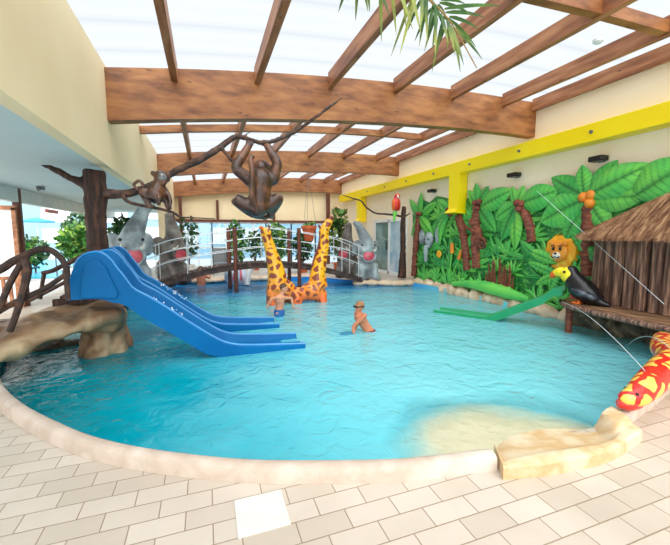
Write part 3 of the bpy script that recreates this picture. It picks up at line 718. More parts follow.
# ------------------------------------------------------------------ log hut with thatched roof
hut = thing('log_hut', 'small log hut with a straw roof standing over the right pool edge', 'hut', (6.6,3.2,.4))
hp = bez([(6.86,4.62,0),(6.66,4.42,0),(6.5,4.1,0),(6.41,3.7,0),(6.36,3.2,0),(6.33,2.6,0),(6.3,2.0,0)], 12)
acc = 0; last = hp[0]; logs = [last]
for p in hp[1:]:
    if (p-logs[-1]).length >= .172: logs.append(p)
for i, p in enumerate(logs):
    r_ = .088*R.uniform(.92,1.04); mb = MB(); h = 1.2
    mb.tube([(p.x+.01*noise.noise(Vector((i,z_,0))),p.y+.01*noise.noise(Vector((i,z_,9))),.42+h*z_) for z_ in [j/8 for j in range(9)]], [r_*(1+.06*noise.noise(Vector((i*3,j,2)))) for j in range(9)], 12)
    mb.build('log', M['log'], hut)
# plank floor (ledge) under the hut
mb = MB(); poly = [(7.04,5.0),(6.62,4.95),(6.2,4.76),(5.93,4.45),(5.82,4.0),(5.76,3.4),(5.73,2.88),(5.7,2.0),(7.04,2.0)]
mb.prism(poly, .33, .41); mb.build('plank_floor', M['deckplank'], hut, smooth=False)
mb = MB(); mb.tube(bez([(6.2,4.8,.36),(5.9,4.45,.36),(5.79,4.0,.36),(5.73,3.4,.36),(5.7,2.88,.36),(5.67,2.0,.36)],5), .045, 8); mb.build('edge_pole', M['log'], hut)
mb = MB(); mb.tube([(5.98,4.46,-.75),(5.98,4.46,.1),(5.97,4.46,.35)], [.06,.055,.055], 10); mb.build('support_post', M['mbrown'], hut)
mb = MB(); mb.tube([(6.1,3.0,-.75),(6.1,3.0,.35)], .06, 10); mb.build('support_post', M['mbrown'], hut)
# thatch: base surface and layered straw
def roofpt(u, v):
    """u along the eave, v 0 eave .. 1 wall"""
    ev = [Vector((7.02,4.98,1.6)),Vector((6.6,4.8,1.57)),Vector((6.25,4.4,1.56)),Vector((6.1,3.9,1.57)),Vector((6.03,3.3,1.58)),Vector((5.98,2.6,1.58)),Vector((5.96,1.6,1.58))]
    tp = [Vector((7.04,4.5,1.78)),Vector((7.04,4.2,2.0)),Vector((7.04,3.8,2.2)),Vector((7.04,3.5,2.38)),Vector((7.04,3.0,2.52)),Vector((7.04,2.4,2.6)),Vector((7.04,1.6,2.6))]
    i = min(int(u*6), 5); t = u*6-i
    return ev[i].lerp(ev[i+1], t).lerp(tp[i].lerp(tp[i+1], t), v)
mb = MB(); NU, NV = 48, 8
for dz in (0,-.07):
    vs = [roofpt(i/NU, j/NV)+Vector((0,0,dz)) for i in range(NU+1) for j in range(NV+1)]
    mb.add(vs, [(i*(NV+1)+j,(i+1)*(NV+1)+j,(i+1)*(NV+1)+j+1,i*(NV+1)+j+1) for i in range(NU) for j in range(NV)])
th = mb.build('thatch', M['thatch'], hut)
mb = MB()
for k in range(3600):
    u = R.random(); v = R.random()*.95; a = roofpt(u, v); b = roofpt(min(1,max(0,u+R.uniform(-.012,.012))), max(-.05-.05*R.random(), v-R.uniform(.3,.6)))
    if v < .3: b = b+Vector((-.02,0,-.02))
    off = Vector((-.02,.01,.03))*R.uniform(.3,1.6); a = a+off; b = b+off*R.uniform(.4,1.5); w_ = R.uniform(.003,.008); s_ = Vector((0,w_,0)) if u > .35 else Vector((w_*.7,-w_*.7,0))
    mb.add([a-s_,a+s_,b+s_*.5,b-s_*.5], [(0,1,2,3)])
st = mb.build('straw', M['thatch'], th, normals=False)
# rocky bank under the hut
mb = MB()
for y, r_ in ((4.8,.3),(4.4,.32),(4.0,.3),(3.5,.35),(3.0,.35),(2.5,.4)): mb.ell((6.82,y,-.02), (.3,r_,.28))
tag(mb.blob('rock_bank', M['rockd'], None, vox=.05, disp=.09, dscale=5), 'dark wet rock bank in the shade under the log hut', 'rock')

# ------------------------------------------------------------------ toucan
tq = Vector((5.75,4.8,0)); 
T = thing('toucan_figure', 'large black toucan figure with yellow head perched at the hut corner', 'toucan', (6.0,4.4,.42))
def tp_(s_, z, o=0):   # s along body from tail to beak
    a = Vector((6.2,3.95,0)); b = Vector((5.93,4.74,0)); d = (b-a).normalized(); n_ = Vector((d.y,-d.x,0))
    p = a+(b-a)*s_+n_*o; p.z = z; return p
mb = MB(); stube(mb, [tp_(-.02,.44),tp_(.15,.47),tp_(.32,.56),tp_(.5,.68),tp_(.64,.83),tp_(.71,.93)], [.03,.08,.17,.2,.15,.1], 14)
mb.ell(tp_(.7,.94), .12)
body = mb.blob('body', M['black'], T, vox=.022)
mb = MB(); mb.ell(tp_(.745,.9), (.14,.135,.145)); mb.build('head', M['yellowb'], T)
mb = MB(); stube(mb, [tp_(.78,.92),tp_(.9,.93),tp_(1.0,.9),tp_(1.04,.86)], [.1,.095,.065,.03], 12); bk_ = mb.build('beak', M['yellowb'], T)
mb = MB(); stube(mb, [tp_(1.0,.895),tp_(1.05,.86),tp_(1.08,.81)], [.068,.055,.015], 10); mb.build('beak_tip', M['orange'], bk_)
for s_ in (-1,1):
    mb = MB(); mb.ell(tp_(.775,.95,s_*.125), .026, nu=10, nv=6); mb.build('eye', M['black'], T)
    mb = MB(); mb.ell(tp_(.38,.6,s_*.13), (.1,.22,.07), rot=Matrix.Rotation(.45,3,'Z')@Matrix.Rotation(.35,3,'X')); mb.build('wing', mat('toucan_wing', srgb(40,46,56), srgb(120,134,146), scale=9, rough=.35, contrast=(.5,.75)) if s_ < 0 else M['black'], T)
mb = MB(); mb.ell(tp_(.56,.55), (.1,.12,.07)); mb.build('belly_patch', M['red'], T)
for s_ in (-1,1):
    mb = MB(); mb.tube([tp_(.5,.55,s_*.06),tp_(.5,.42,s_*.06),tp_(.62,.43,s_*.08)], [.03,.03,.02], 8); mb.build('foot', M['orange'], T)

# ------------------------------------------------------------------ slide builder
def chute(name, st, a, b, parent, m, lipm=None, rail=.07, floor_in=.1):
    """st: list of (distance, zbottom, zbed, ztop); a: origin (x,y), b: unit dir; width via W"""
    d = Vector((b[0],b[1],0)); nrm = Vector((-d.y,d.x,0)); o = Vector((a[0],a[1],0)); W = a[2]
    mb = MB(); vs = []; prof = None
    for s_, zb, bed, ztp in st:
        r = rail
        sec = [(0,zb),(0,ztp-.015),(.012,ztp),(r-.012,ztp),(r,ztp-.015),(floor_in,bed+.02),(floor_in+.03,bed),(W/2-.03,bed),(W/2-.015,bed+.02),(W/2+.015,bed+.02),(W/2+.03,bed),(W-floor_in-.03,bed),(W-floor_in,bed+.02),(W-r,ztp-.015),(W-r+.012,ztp),(W-.012,ztp),(W,ztp-.015),(W,zb)]
        for y, z in sec: vs.append(o+d*s_+nrm*y+Vector((0,0,z)))
    m_ = 18; fs = []
    for i in range(len(st)-1):
        for k_ in range(m_): fs.append((i*m_+k_,i*m_+(k_+1)%m_,(i+1)*m_+(k_+1)%m_,(i+1)*m_+k_))
    fs += [tuple(range(m_)), tuple((len(st)-1)*m_+k_ for k_ in range(m_))]
    mb.add(vs, fs); return mb.build(name, m, parent)
def stations(path, n=40):
    P = bez([(a,b,0) for a,b in path[0]], 8), bez([(a,b,0) for a,b in path[1]], 8), bez([(a,b,0) for a,b in path[2]], 8)
    def at(P, x):
        for i in range(len(P)-1):
            if P[i].x <= x <= P[i+1].x:
                t = (x-P[i].x)/max(1e-6, P[i+1].x-P[i].x); return P[i].y+(P[i+1].y-P[i].y)*t
        return P[-1].y if x > P[-1].x else P[0].y
    x0 = path[0][0][0]; x1 = path[0][-1][0]
    return [(x0+(x1-x0)*i/n, at(P[0], x0+(x1-x0)*i/n), at(P[1], x0+(x1-x0)*i/n), at(P[2], x0+(x1-x0)*i/n)) for i in range(n+1)]
bot_ = [(-1.62,.80),(-1.3,.80),(-1.12,.74),(-1.0,.70),(-.7,.45),(-.3,.15),(-.02,-.06),(.3,-.15),(.6,-.17),(1.38,-.18)]
bed_ = [(-1.62,.84),(-1.42,1.1),(-1.24,1.14),(-1.1,.98),(-.95,.8),(-.71,.63),(-.53,.49),(-.26,.27),(.08,.01),(.3,-.07),(.6,-.1),(1.38,-.13)]
top_ = [(-1.62,.86),(-1.56,1.1),(-1.48,1.28),(-1.38,1.36),(-1.24,1.38),(-1.14,1.3),(-1.07,1.18),(-.99,1.06),(-.9,.91),(-.71,.78),(-.53,.64),(-.26,.42),(.08,.16),(.3,.05),(.6,.0),(1.38,-.06)]
for (yy, ww, lab, ex) in ((5.17,.66,'blue plastic slide nearest the camera, ending flat in the water',0),(6.5,.62,'blue plastic slide on the far side of the tree trunk',-.14)):
    sl_ = thing('water_slide', lab, 'slide', (-.2,yy,0), 'twin blue slides')
    S = stations((bot_,bed_,top_), 60); S = [(s_[0]+1.62,)+s_[1:] for s_ in S]
    chute('chute', S, (-1.62+ex,yy,ww), (1,0), sl_, M['blue'])
    # raised panel on the near flank; rail highlights painted as lighter edge beads
    mb = MB(); pp = [(-1.46,.83),(-1.43,1.08),(-1.4,1.22),(-1.34,1.29),(-1.25,1.29),(-1.18,1.2),(-1.12,1.03),(-1.06,.86),(-1.08,.8)]
    n_ = len(pp); vs = [(x+ex,yy+.004,z) for x,z in pp]+[(x+ex,yy-.03,z) for x,z in pp]
    mb.add(vs, [tuple(range(n_))[::-1], tuple(range(n_,2*n_))]+[(i,(i+1)%n_,(i+1)%n_+n_,i+n_) for i in range(n_)]); mb.build('side_panel', M['blue'], sl_, bevel=.006)
    for off in (.035, ww-.035):
        mb = MB(); mb.tube([(x+ex,yy+off,z+.003) for x,z in [(s_[0]-1.62,s_[3]) for s_ in S][2:]], .017, 8); mb.build('edge_highlight', M['blue2'], sl_)
# splash of water running on the slides
for yy in (5.17,6.55):
    mb = MB()
    for k in range(26):
        x = R.uniform(-.75,-.35); z = .38-(x+.3)*.745+.03; y = yy+R.uniform(.15,.5); mb.ell((x,y,z), R.uniform(.006,.013), nu=6, nv=4)
    o = mb.build('water_droplets', M['splash']); tag(o, 'water droplets splashing on the %s blue slide' % ('near' if yy < 6 else 'far'), 'droplets', kind='stuff')

g = thing('water_slide', 'narrow green slide running down from the toucan into the pool', 'slide', (5.6,6,0))
A = [(5.84,4.39,0.62)][0]; Bp = [(5.86,5.77,-0.12)][0]; Cp = [(4.92,6.85,-0.12)][0]
A = Vector((6.33,4.83,0)); Bv = Vector((5.7,5.86,0)); dr = (Bv-A).normalized(); L1 = (Bv-A).length
S = [(0,.5,.56,.64),(.15,.48,.55,.63)]+[(t*L1,.48-.66*t,.55-.66*t,.635-.66*t) for t in (.25,.5,.75,.92)]+[(L1*1.05,-.18,-.12,-.055),(L1*1.2,-.19,-.13,-.06),(L1+1.2,-.19,-.13,-.065)]
chute('chute', S, (A.x,A.y,.42), (dr.x,dr.y), g, M['green'], rail=.05, floor_in=.07)
nr = Vector((-dr.y,dr.x,0))

# ------------------------------------------------------------------ snake
S_ = thing('snake_figure', 'large red and yellow patterned snake figure lying on the right curb', 'snake', (4,2.1,.13))
hp_ = [(3.26,1.94,0.2)] + [(3.31,1.91,0.22)] + [(3.43,1.91,0.23)] + [(3.62,1.95,0.26)] + [(3.87,2.02,0.28)] + [(4.18,2.12,0.3)] + [(4.58,2.25,0.31)]
hp_ = hp_ + [(5.0,2.56,.27),(5.5,2.82,.25)]
mb = MB(); stube(mb, hp_, [.045,.07,.095,.115,.125,.125,.12,.12,.115], 16)
sb = mb.blob('body', M['snake'], S_, vox=.022)
mb = MB(); stube(mb, [Vector(hp_[0])+Vector((-.02,0,-.02)),Vector(hp_[1])+Vector((0,-.01,-.045)),Vector(hp_[2])+Vector((0,0,-.06))], [.03,.055,.06], 12); mb.build('lower_jaw', M['red'], S_)
for s_ in (-1,1):
    mb = MB(); mb.ell(Vector(hp_[1])+Vector((.05-.02*s_,-.055*s_,.055)), .016, nu=8, nv=6); mb.build('eye', M['black'], S_)

# ------------------------------------------------------------------ water jets
def arc(name, a, b, h, r, label, cat='jet', m='splash'):
    a = Vector(a); b = Vector(b); P = [a.lerp(b, t/16)+Vector((0,0,h*4*(t/16)*(1-t/16))) for t in range(17)]
    mb = MB(); mb.tube(P, r, 6); return tag(mb.build(name, M[m]), label, cat)
arc('water_jet', [(3.68,2,0.38)][0], (5.85,4.5,.42), .1, .003, 'thin water jet arching from the snake up toward the toucan')
arc('water_jet', [(4.47,2.21,0.42)][0], [(6.1,3.57,-0.1)][0], .14, .004, 'short water jet spraying from the back of the snake')
arc('cord', [(6.75,5.95,2.53)][0], [(5.95,3.08,0.64)][0], 0, .0035, 'thin pale cord slanting from the mural down across the log hut')

# ------------------------------------------------------------------ dead tree with long branches, left
tr = thing('dead_tree', 'tall dark brown bare tree trunk between the blue slides with long branches', 'tree', (-1.5,6.25,-.6))
mb = MB()
cx, cy = -1.5, 6.22
mb.tube([(cx+.01+.015*math.sin(z*3),cy,z) for z in [-.6,-.1,.4,.9,1.4,1.8,2.0,2.2,2.4,2.53]], [.18,.16,.145,.138,.138,.14,.145,.148,.145,.145], 18)
stube(mb, [(cx-.05,cy,2.3),(cx-.3,cy-.02,2.42),(cx-.45,cy-.03,2.5),(cx-.6,cy-.05,2.56)], [.08,.055,.045,.02], 10)
mb.blob('trunk', M['bark'], tr, vox=.03, disp=.02, dscale=6)
br = [p for p in ([(-1.45,6.2,2.2),(-1.1,6.2,2.2)] + [(-0.75,6.1,2.32),(-0.4,6.1,2.55)] + [(0.01,5.9,2.74),(0.29,5.9,2.94),(0.44,5.9,3.06),(0.56,5.9,3.1)] + [(0.84,5.5,2.94),(1.1,5.5,3.02),(1.41,5.5,3.2)] + [(1.67,5.3,3.38),(2.03,5.3,3.66)])]
mb = MB(); stube(mb, br, [.085,.065,.055,.055,.055,.05,.045,.04,.035,.035,.035,.028,.018,.012][:len(br)], 10)
stube(mb, [br[5],Vector(br[6])+Vector((.05,0,.03)),*[(0.58,5.8,3.07),(0.73,5.8,3.18)]], [.04,.035,.022,.01], 8)
stube(mb, [(0.27,5.85,2.91),(0.37,5.85,2.79),(0.46,5.85,2.67),(0.54,5.85,2.59)], [.035,.03,.022,.01], 8)
q1 = [(1.27,5.7,3.17),(1.35,5.7,3.15),(1.45,5.7,3.14)]; stube(mb, q1, [.02,.015,.008], 8)
mb.blob('branch', M['branch'], tr, vox=.02, disp=.008, dscale=12)
mb = MB(); stube(mb, [(-1.12,6.1,2.18),(-1.06,6.1,2.09),(-0.92,6.1,2.04),(-0.7,6.1,2),(-0.46,6.1,1.94),(-0.35,6.1,1.87),(-0.21,6.1,1.86),(0.16,6.1,1.85)], [.03,.026,.024,.022,.02,.016,.012,.006], 8)
stube(mb, [(-0.45,6.1,1.94),(-0.43,6.1,1.84),(-0.36,6.1,1.78),(-0.26,6.1,1.79)], [.014,.012,.01,.006], 8)
mb.build('thin_branch', M['branch'], tr)

# ------------------------------------------------------------------ monkeys
hm = thing('monkey_figure', 'large dark bronze monkey hanging by both hands from the long branch', 'monkey', (.7,5.45,1.9))
mb = MB(); Y0 = 5.45
def at(px): return px
J = dict(zip('hip chest neck head lsh rsh lel rel lha rha lkn rkn lft rft tl0 tl1 tl2 tl3'.split(),
  [(0.75,5.45,1.99),(0.8,5.45,2.4),(0.83,5.45,2.54),(0.84,5.45,2.6),(0.64,5.45,2.39),(0.98,5.45,2.42),(0.45,5.45,2.55),(1.04,5.45,2.65),(0.66,5.45,2.91),(0.89,5.45,2.94),(0.45,5.45,2.1),(1.06,5.45,2.14),(0.81,5.45,1.87),(0.92,5.45,1.89),(0.72,5.45,1.93),(0.64,5.45,2.17),(0.65,5.45,2.46),(0.64,5.45,2.64)]))
V_ = {k: Vector(v) for k, v in J.items()}
for k, dy in dict(hip=-.02, chest=.02, neck=.1, head=.18, lel=-.02, rel=-.02, lsh=0, rsh=0, lha=.05, rha=.05, lkn=.05, rkn=.05, lft=.1, rft=.12, tl0=-.15, tl1=-.2, tl2=-.2, tl3=-.16).items(): V_[k].y += dy
V_['hip'].y = 5.45
stube(mb, [V_['hip'],(V_['hip']+V_['chest'])/2,V_['chest'],V_['neck']], [.15,.16,.18,.09], 14)
mb.ell(V_['hip'], (.16,.15,.14))
mb.ell(V_['head'], (.13,.14,.13))
for s_ in 'lr':
    stube(mb, [V_['chest']+(V_[s_+'sh']-V_['chest'])*.6, V_[s_+'sh'], (V_[s_+'sh']+V_[s_+'el'])/2+Vector((0,0,-.01)), V_[s_+'el'], (V_[s_+'el']+V_[s_+'ha'])/2, V_[s_+'ha']], [.1,.095,.085,.075,.066,.05], 12)
    stube(mb, [V_['hip'], V_['hip'].lerp(V_[s_+'kn'], .5)+Vector((0,0,-.02)), V_[s_+'kn'], V_[s_+'kn'].lerp(V_[s_+'ft'], .55)+Vector((0,.03,-.05)), V_[s_+'ft']], [.11,.105,.09,.06,.05], 12)
    stube(mb, [V_[s_+'ft'], V_[s_+'ft']+Vector((.09,.1,-.03))], [.05,.03], 8)
    h = V_[s_+'ha']
    for f in range(4): mb.tube([h+Vector((-.045+f*.03,0,-.01)), h+Vector((-.045+f*.03,.04,.05)), h+Vector((-.045+f*.03,.09,.03)), h+Vector((-.045+f*.03,.1,-.03))], [.02,.018,.016,.012], 7)
for s_ in (-1,1): mb.ell(V_['head']+Vector((s_*.13,.0,.03)), (.035,.03,.045), nu=10, nv=6)
mb.ell(V_['head']+Vector((0,.13,-.03)), (.07,.06,.06))
bd = mb.blob('body', M['monkey'], hm, vox=.018, smooth=5)
mb = MB(); stube(mb, [V_['tl0']+Vector((0,.05,.02)), V_['tl0']+Vector((-.01,.02,.06)), V_['tl1'], V_['tl2'], V_['tl3'], V_['tl3']+Vector((.035,.02,.06))], [.045,.04,.036,.034,.038,.03], 10); mb.build('tail', M['monkey'], hm)
for s_ in (-1,1):
    mb = MB(); mb.ell(V_['head']+Vector((s_*.045,.135,.03)), .016, nu=8, nv=6); mb.build('eye', M['black'], hm)

sm = thing('monkey_figure', 'smaller dark brown monkey sitting on the lower branch near the left wall', 'monkey', (-.55,6.1,2.03))
q = {k: Vector(v) for k, v in zip('hip chest head le re lsh rsh lha rha lkn rkn lft rft t0 t1 t2 t3 t4 t5 muz'.split(),
  [(-0.74,6.1,2.12),(-0.66,6.1,2.27),(-0.59,6.1,2.45),(-0.7,6.1,2.53),(-0.5,6.1,2.45),(-0.68,6.1,2.32),(-0.57,6.1,2.31),(-0.67,6.1,2.32),(-0.52,6.1,2.23),(-0.81,6.1,2.23),(-0.57,6.1,2.15),(-0.76,6.1,2),(-0.52,6.1,1.99),(-0.8,6.1,2.07),(-0.86,6.1,2.18),(-0.84,6.1,2.32),(-0.89,6.1,2.39),(-0.96,6.1,2.33),(-0.91,6.1,2.26),(-0.57,6.1,2.4)])}
mb = MB(); stube(mb, [q['hip'],q['hip'].lerp(q['chest'],.5),q['chest'],q['chest'].lerp(q['head'],.6)], [.13,.14,.12,.07], 12)
mb.ell(q['head'], (.105,.1,.115)); mb.ell(q['muz']+Vector((.02,-.07,-.03)), (.045,.045,.04))
for a, dy in (('lsh',-.03),('rsh',.0)): pass
stube(mb, [q['lsh'],q['lsh']+Vector((.02,-.08,-.08)),q['lsh']+Vector((.06,-.12,-.2)),[(-0.64,5.98,2.03)][0]], [.045,.04,.035,.028], 8)
stube(mb, [q['rsh'],q['rha'],q['rha']+Vector((.04,-.06,-.1)),[(-0.48,6,2.01)][0]], [.045,.042,.035,.026], 8)
stube(mb, [q['hip'],q['hip']+Vector((-.1,-.05,.08)),q['lkn']+Vector((0,-.06,0)),q['lft']+Vector((0,-.06,.02)),q['lft']+Vector((.07,-.1,.02))], [.07,.065,.05,.035,.025], 8)
stube(mb, [q['hip'],q['rkn']+Vector((0,.04,.02)),q['rft']+Vector((0,.0,.02)),q['rft']+Vector((.05,-.05,.01))], [.075,.06,.035,.025], 8)
for k in ('le','re'): mb.ell(q[k]+Vector((0,0,-.02)), (.04,.03,.045), nu=10, nv=6)
mb.blob('body', M['monkey'], sm, vox=.016, smooth=4)
mb = MB(); stube(mb, [q['t0'],q['t1'],q['t2'],q['t3'],q['t4'],q['t5']], [.03,.028,.026,.024,.022,.016], 8); mb.build('tail', M['monkey'], sm)
mb = MB(); mb.ell(q['head']+Vector((.02,-.055,.0)), (.065,.06,.06)); mb.build('face', M['grey'], sm)
for s_ in (-1,1):
    mb = MB(); mb.ell(q['head']+Vector((.02+s_*.028,-.112,.012)), .012, nu=8, nv=6); mb.build('eye', M['black'], sm)

# ------------------------------------------------------------------ painted rock bridge, landing and tree foot
mb = MB()
cl = bez([(-4.0,4.6,.18),(-3.2,4.95,.26),(-2.6,5.35,.34),(-2.1,5.75,.42),(-1.7,6.0,.5),(-1.45,6.1,.55)], 4)
for i, p in enumerate(cl):
    t = (cl[min(i+1,len(cl)-1)]-cl[max(i-1,0)]).normalized(); nr_ = Vector((t.y,-t.x,0)); w_ = .52-.12*i/len(cl)
    for k in (-1,-.5,0,.5,1): mb.ell(p+nr_*w_*k+Vector((0,0,-.02-.03*abs(k))), (.24,.24,.13), nu=10, nv=8)
mb.ell((-1.55,6.0,.42), (.38,.42,.2)); mb.ell((-1.6,6.8,.42), (.36,.5,.2)); mb.ell((-1.32,5.92,.36), (.18,.25,.2))
tag(mb.blob('rock_bridge', M['rock'], None, vox=.05, smooth=3, disp=.07, dscale=3.2), 'painted tan rock bridge leading from the left deck to the slide tops', 'rock bridge')
mb = MB()
for x, y, r0, r1 in ((-1.42,5.88,.1,.1),(-1.3,6.02,.11,.13),(-1.54,5.84,.08,.08),(-1.66,6.0,.09,.1),(-1.28,6.3,.09,.12),(-1.7,6.25,.08,.1)):
    stube(mb, [(x,y,.45),(x+.02,y-.02,.15),(x+.05*(1 if x>-1.4 else -1),y-.05,-.2),(x+.12*(1 if x>-1.4 else -1),y-.08,-.85)], [r0,r0*.9,r1,r1*1.2], 10)
tag(mb.blob('rock_pillar', M['rock'], None, vox=.035, smooth=3, disp=.05, dscale=6), 'root-shaped painted rock pillar standing in the water under the slide tops', 'rock pillar')
mb = MB(); mb.ell((-2.35,6.55,-.12), (.3,.2,.13)); mb.ell((-2.1,6.6,-.14), (.2,.16,.1))
tag(mb.blob('boulder', M['rockd'], None, vox=.03, disp=.05, dscale=6), 'flat dark boulder at the waterline behind the rock bridge', 'boulder')
mb = MB()
for k in range(5): mb.box((-1.98+.12*k,6.62+.04*k,.7), (.1,1.1,.05), rz=.1)
mb.box((-1.85,6.2,.62), (.5,.08,.1)); mb.box((-1.75,7.1,.62), (.5,.08,.1))
tag(mb.build('slide_landing', M['bark'], bevel=.008), 'dark plank landing behind the top of the slides', 'landing')

# rustic branch railings
rn = thing('branch_railing', 'rustic railing of bent branches on the near side of the rock bridge', 'railing', (-1.9,4.9,.4))
def rail(l, r, par, name='rail'):
    mb = MB(); stube(mb, l, r, 8); return mb.build(name, M['branch'], par)
rail([(-2.4,4.95,1.09),(-2.13,4.95,1.22),(-2.02,4.95,1.3),(-1.91,4.95,1.36)]+[(-1.8,4.95,1.42),(-1.68,4.95,1.43),(-1.59,4.95,1.36),(-1.53,4.95,1.24),(-1.53,4.95,1.08),(-1.53,4.95,0.84)], [.045,.045,.042,.04,.036,.034,.034,.032,.03,.028], rn)
rail([(-2.08,4.9,0.53),(-2.01,4.9,0.71),(-1.92,4.9,0.99),(-1.87,4.9,1.21),(-1.89,4.9,1.34)], [.035,.035,.04,.045,.04], rn, 'post')
rail([(-2.15,4.9,0.79),(-2.08,4.9,0.97),(-1.99,4.9,1.16),(-1.91,4.9,1.3)], [.034,.034,.034,.03], rn, 'post')
rail([(-2.45,4.95,0.57),(-2.17,4.95,0.76),(-1.98,4.95,0.87),(-1.74,4.95,0.99),(-1.51,4.95,1.16)], [.036,.034,.032,.03,.026], rn, 'lower_rail')
rf = thing('branch_railing', 'rustic railing of thin branches on the far side of the rock bridge', 'railing', (-2.1,6.7,.4))
rail([(-2.38,6.7,1.01),(-2.25,6.7,1.04),(-2.12,6.7,1.11),(-1.94,6.7,1.2),(-1.76,6.7,1.31)], [.03,.035,.035,.035,.03], rf)
rail([(-2.43,6.7,0.61),(-2.39,6.7,0.83),(-2.35,6.7,1.01)], [.03,.028,.03], rf, 'post')
rail([(-2.56,6.7,0.6),(-2.3,6.7,0.74),(-2.02,6.7,0.9)], [.03,.03,.026], rf, 'lower_rail')
rail([(-2.05,6.7,0.57),(-2.04,6.7,0.81),(-2.04,6.7,1.11)], [.03,.028,.026], rf, 'post')
# ------------------------------------------------------------------ arched footbridge
BX0, BX1, BY0, BY1 = -1.5, 4.95, 11.05, 11.8
bz = lambda x: .72-.056*(x-1.65)**2
fb = thing('footbridge', 'dark arched plank footbridge with white cable railings across the far pool', 'bridge', (1.7,11.4,0))
xs = [BX0+(BX1-BX0)*i/40 for i in range(41)]
for y in (BY0, BY1):
    mb = MB(); m_ = len(xs); vs = []
    for yy in (y-.04,y+.04): vs += [(x,yy,bz(x)+.0) for x in xs]+[(x,yy,bz(x)-.14) for x in xs]
    fs = []
    for i in range(m_-1): fs += [(i,i+1,i+1+m_,i+m_),(2*m_+i,2*m_+i+1,3*m_+i+1,3*m_+i),(i,i+1,2*m_+i+1,2*m_+i),(m_+i,m_+i+1,3*m_+i+1,3*m_+i)]
    fs += [(0,m_,3*m_,2*m_),(m_-1,2*m_-1,4*m_-1,3*m_-1)]
    mb.add(vs, fs); mb.build('side_beam', M['plank'], fb, smooth=False)
n_ = 46
mb = MB()
for i in range(n_):
    x = BX0+(BX1-BX0)*(i+.5)/n_; sl2 = -.112*(x-1.65)
    mb.box((x,(BY0+BY1)/2,bz(x)+.02), (.115,BY1-BY0+.12,.035), rot=Matrix.Rotation(-math.atan(sl2),3,'Y'))
mb.build('plank_deck', M['plank'], fb, smooth=False)
for y in (BY0-.03, BY1+.03):
    for h in (.5,.8,1.1):
        mb = MB(); mb.tube([(x,y,bz(x)+h-.06*abs(math.sin((x-1.65)*1.2))) for x in xs], .011, 6); mb.build('cable', M['steel'], fb)
    for x in (-1.3,-.5,.15,1.7,3.5,4.2,4.8):
        mb = MB(); mb.tube([(x,y,bz(x)),(x,y,bz(x)+1.12)], .012, 6); mb.build('baluster', M['steel'], fb)
for x, sx in ((.82,'left'),(2.75,'right')):
    for y, sy in ((BY0-.08,'near'),(BY1+.08,'far')):
        mb = MB(); xx = x-(.12 if sy == 'far' else 0); mb.tube([(xx,y,-.8),(xx,y,1.8)], .062, 12)
        p = mb.build('mooring_post', M['darkwood'], bevel=.01); tag(p, 'tall brown round post in the water, %s of the %s pair at the footbridge' % ('nearer' if sy == 'near' else 'farther', sx), 'post', 'bridge posts')
        mb = MB(); mb.tube([(xx,y,-.8),(xx,y,.0)], .066, 12); mb.build('dark_foot', M['plank'], p)

# ------------------------------------------------------------------ giraffes (one joined figure)
gz = thing('giraffe_figure', 'twin giraffe figure with two spotted necks joined at the body, in the pool', 'giraffe', (2.2,8.85,-.1))
q = {k: Vector(v) for k, v in zip('lb lb2 ln1 ln2 lh lsn rb rb2 rn1 rn2 rh rsn mid leg1 leg2 leg3 leg4 leg5 top'.split(),
  [(1.64,8.85,0.27),(1.97,8.85,0.16),(1.58,8.85,0.78),(1.46,8.85,1.27),(1.4,8.85,1.56),(1.4,8.85,1.78),(2.71,8.85,0.27),(2.36,8.85,0.13),(2.77,8.85,0.89),(2.88,8.85,1.33),(2.88,8.85,1.64),(3.07,8.85,2),(2.18,8.85,0.14),(1.51,8.85,-0.1),(1.91,8.85,-0.12),(2.12,8.85,-0.14),(2.79,8.85,-0.18),(2.55,8.85,-0.16),(2.18,8.85,0.37)])}
mb = MB()
Z3 = lambda x, z, y=8.85: Vector((x,y,z))
for c_, r_ in (([(1.77,8.85,0.22)][0],(.36,.25,.27)),([(2.57,8.85,0.15)][0],(.34,.25,.25)),([(2.15,8.85,0.07)][0],(.3,.2,.2))): mb.ell(c_, r_)
stube(mb, [q['lb']+Vector((.02,0,-.02)),[(1.65,8.85,0.57)][0],[(1.58,8.85,0.93)][0],[(1.49,8.85,1.27)][0],q['lh'],q['lh']+Vector((-.02,0,.1))], [.28,.23,.18,.14,.12,.1], 14)
stube(mb, [q['rb']+Vector((0,0,-.02)),[(2.71,8.85,0.59)][0],[(2.79,8.85,0.95)][0],[(2.88,8.85,1.31)][0],q['rh']], [.26,.21,.165,.13,.12], 14)
stube(mb, [q['lh']+Vector((.05,0,.02)),q['lh']+Vector((-.03,-.02,.1)),q['lh']+Vector((-.1,-.04,.18))], [.13,.12,.07], 12)
stube(mb, [q['rh']+Vector((-.03,0,-.05)),q['rh']+Vector((.03,0,.12)),q['rsn']], [.13,.13,.075], 12)
for k, r_ in (('leg1',.14),('leg3',.15),('leg4',.14),('leg2',.12)):
    for dy in (-.12,.12):
        if k == 'leg2' and dy < 0: continue
        stube(mb, [q[k]+Vector((0,dy*.6,.3)),q[k]+Vector((0,dy,0)),q[k]+Vector((0,dy,-.7))], [r_,r_*.9,r_*.85], 10)
for hd, sx in (('lh',-1),('rh',1)):
    for dy in (-.07,.07):
        c = q[hd]+Vector((.07 if hd == 'lh' else -.09,dy,.12 if hd == 'lh' else .08)); mb.ell(c, (.05,.025,.025), nu=8, nv=6)
gb = mb.blob('body', M['giraffe'], gz, vox=.03, smooth=4)
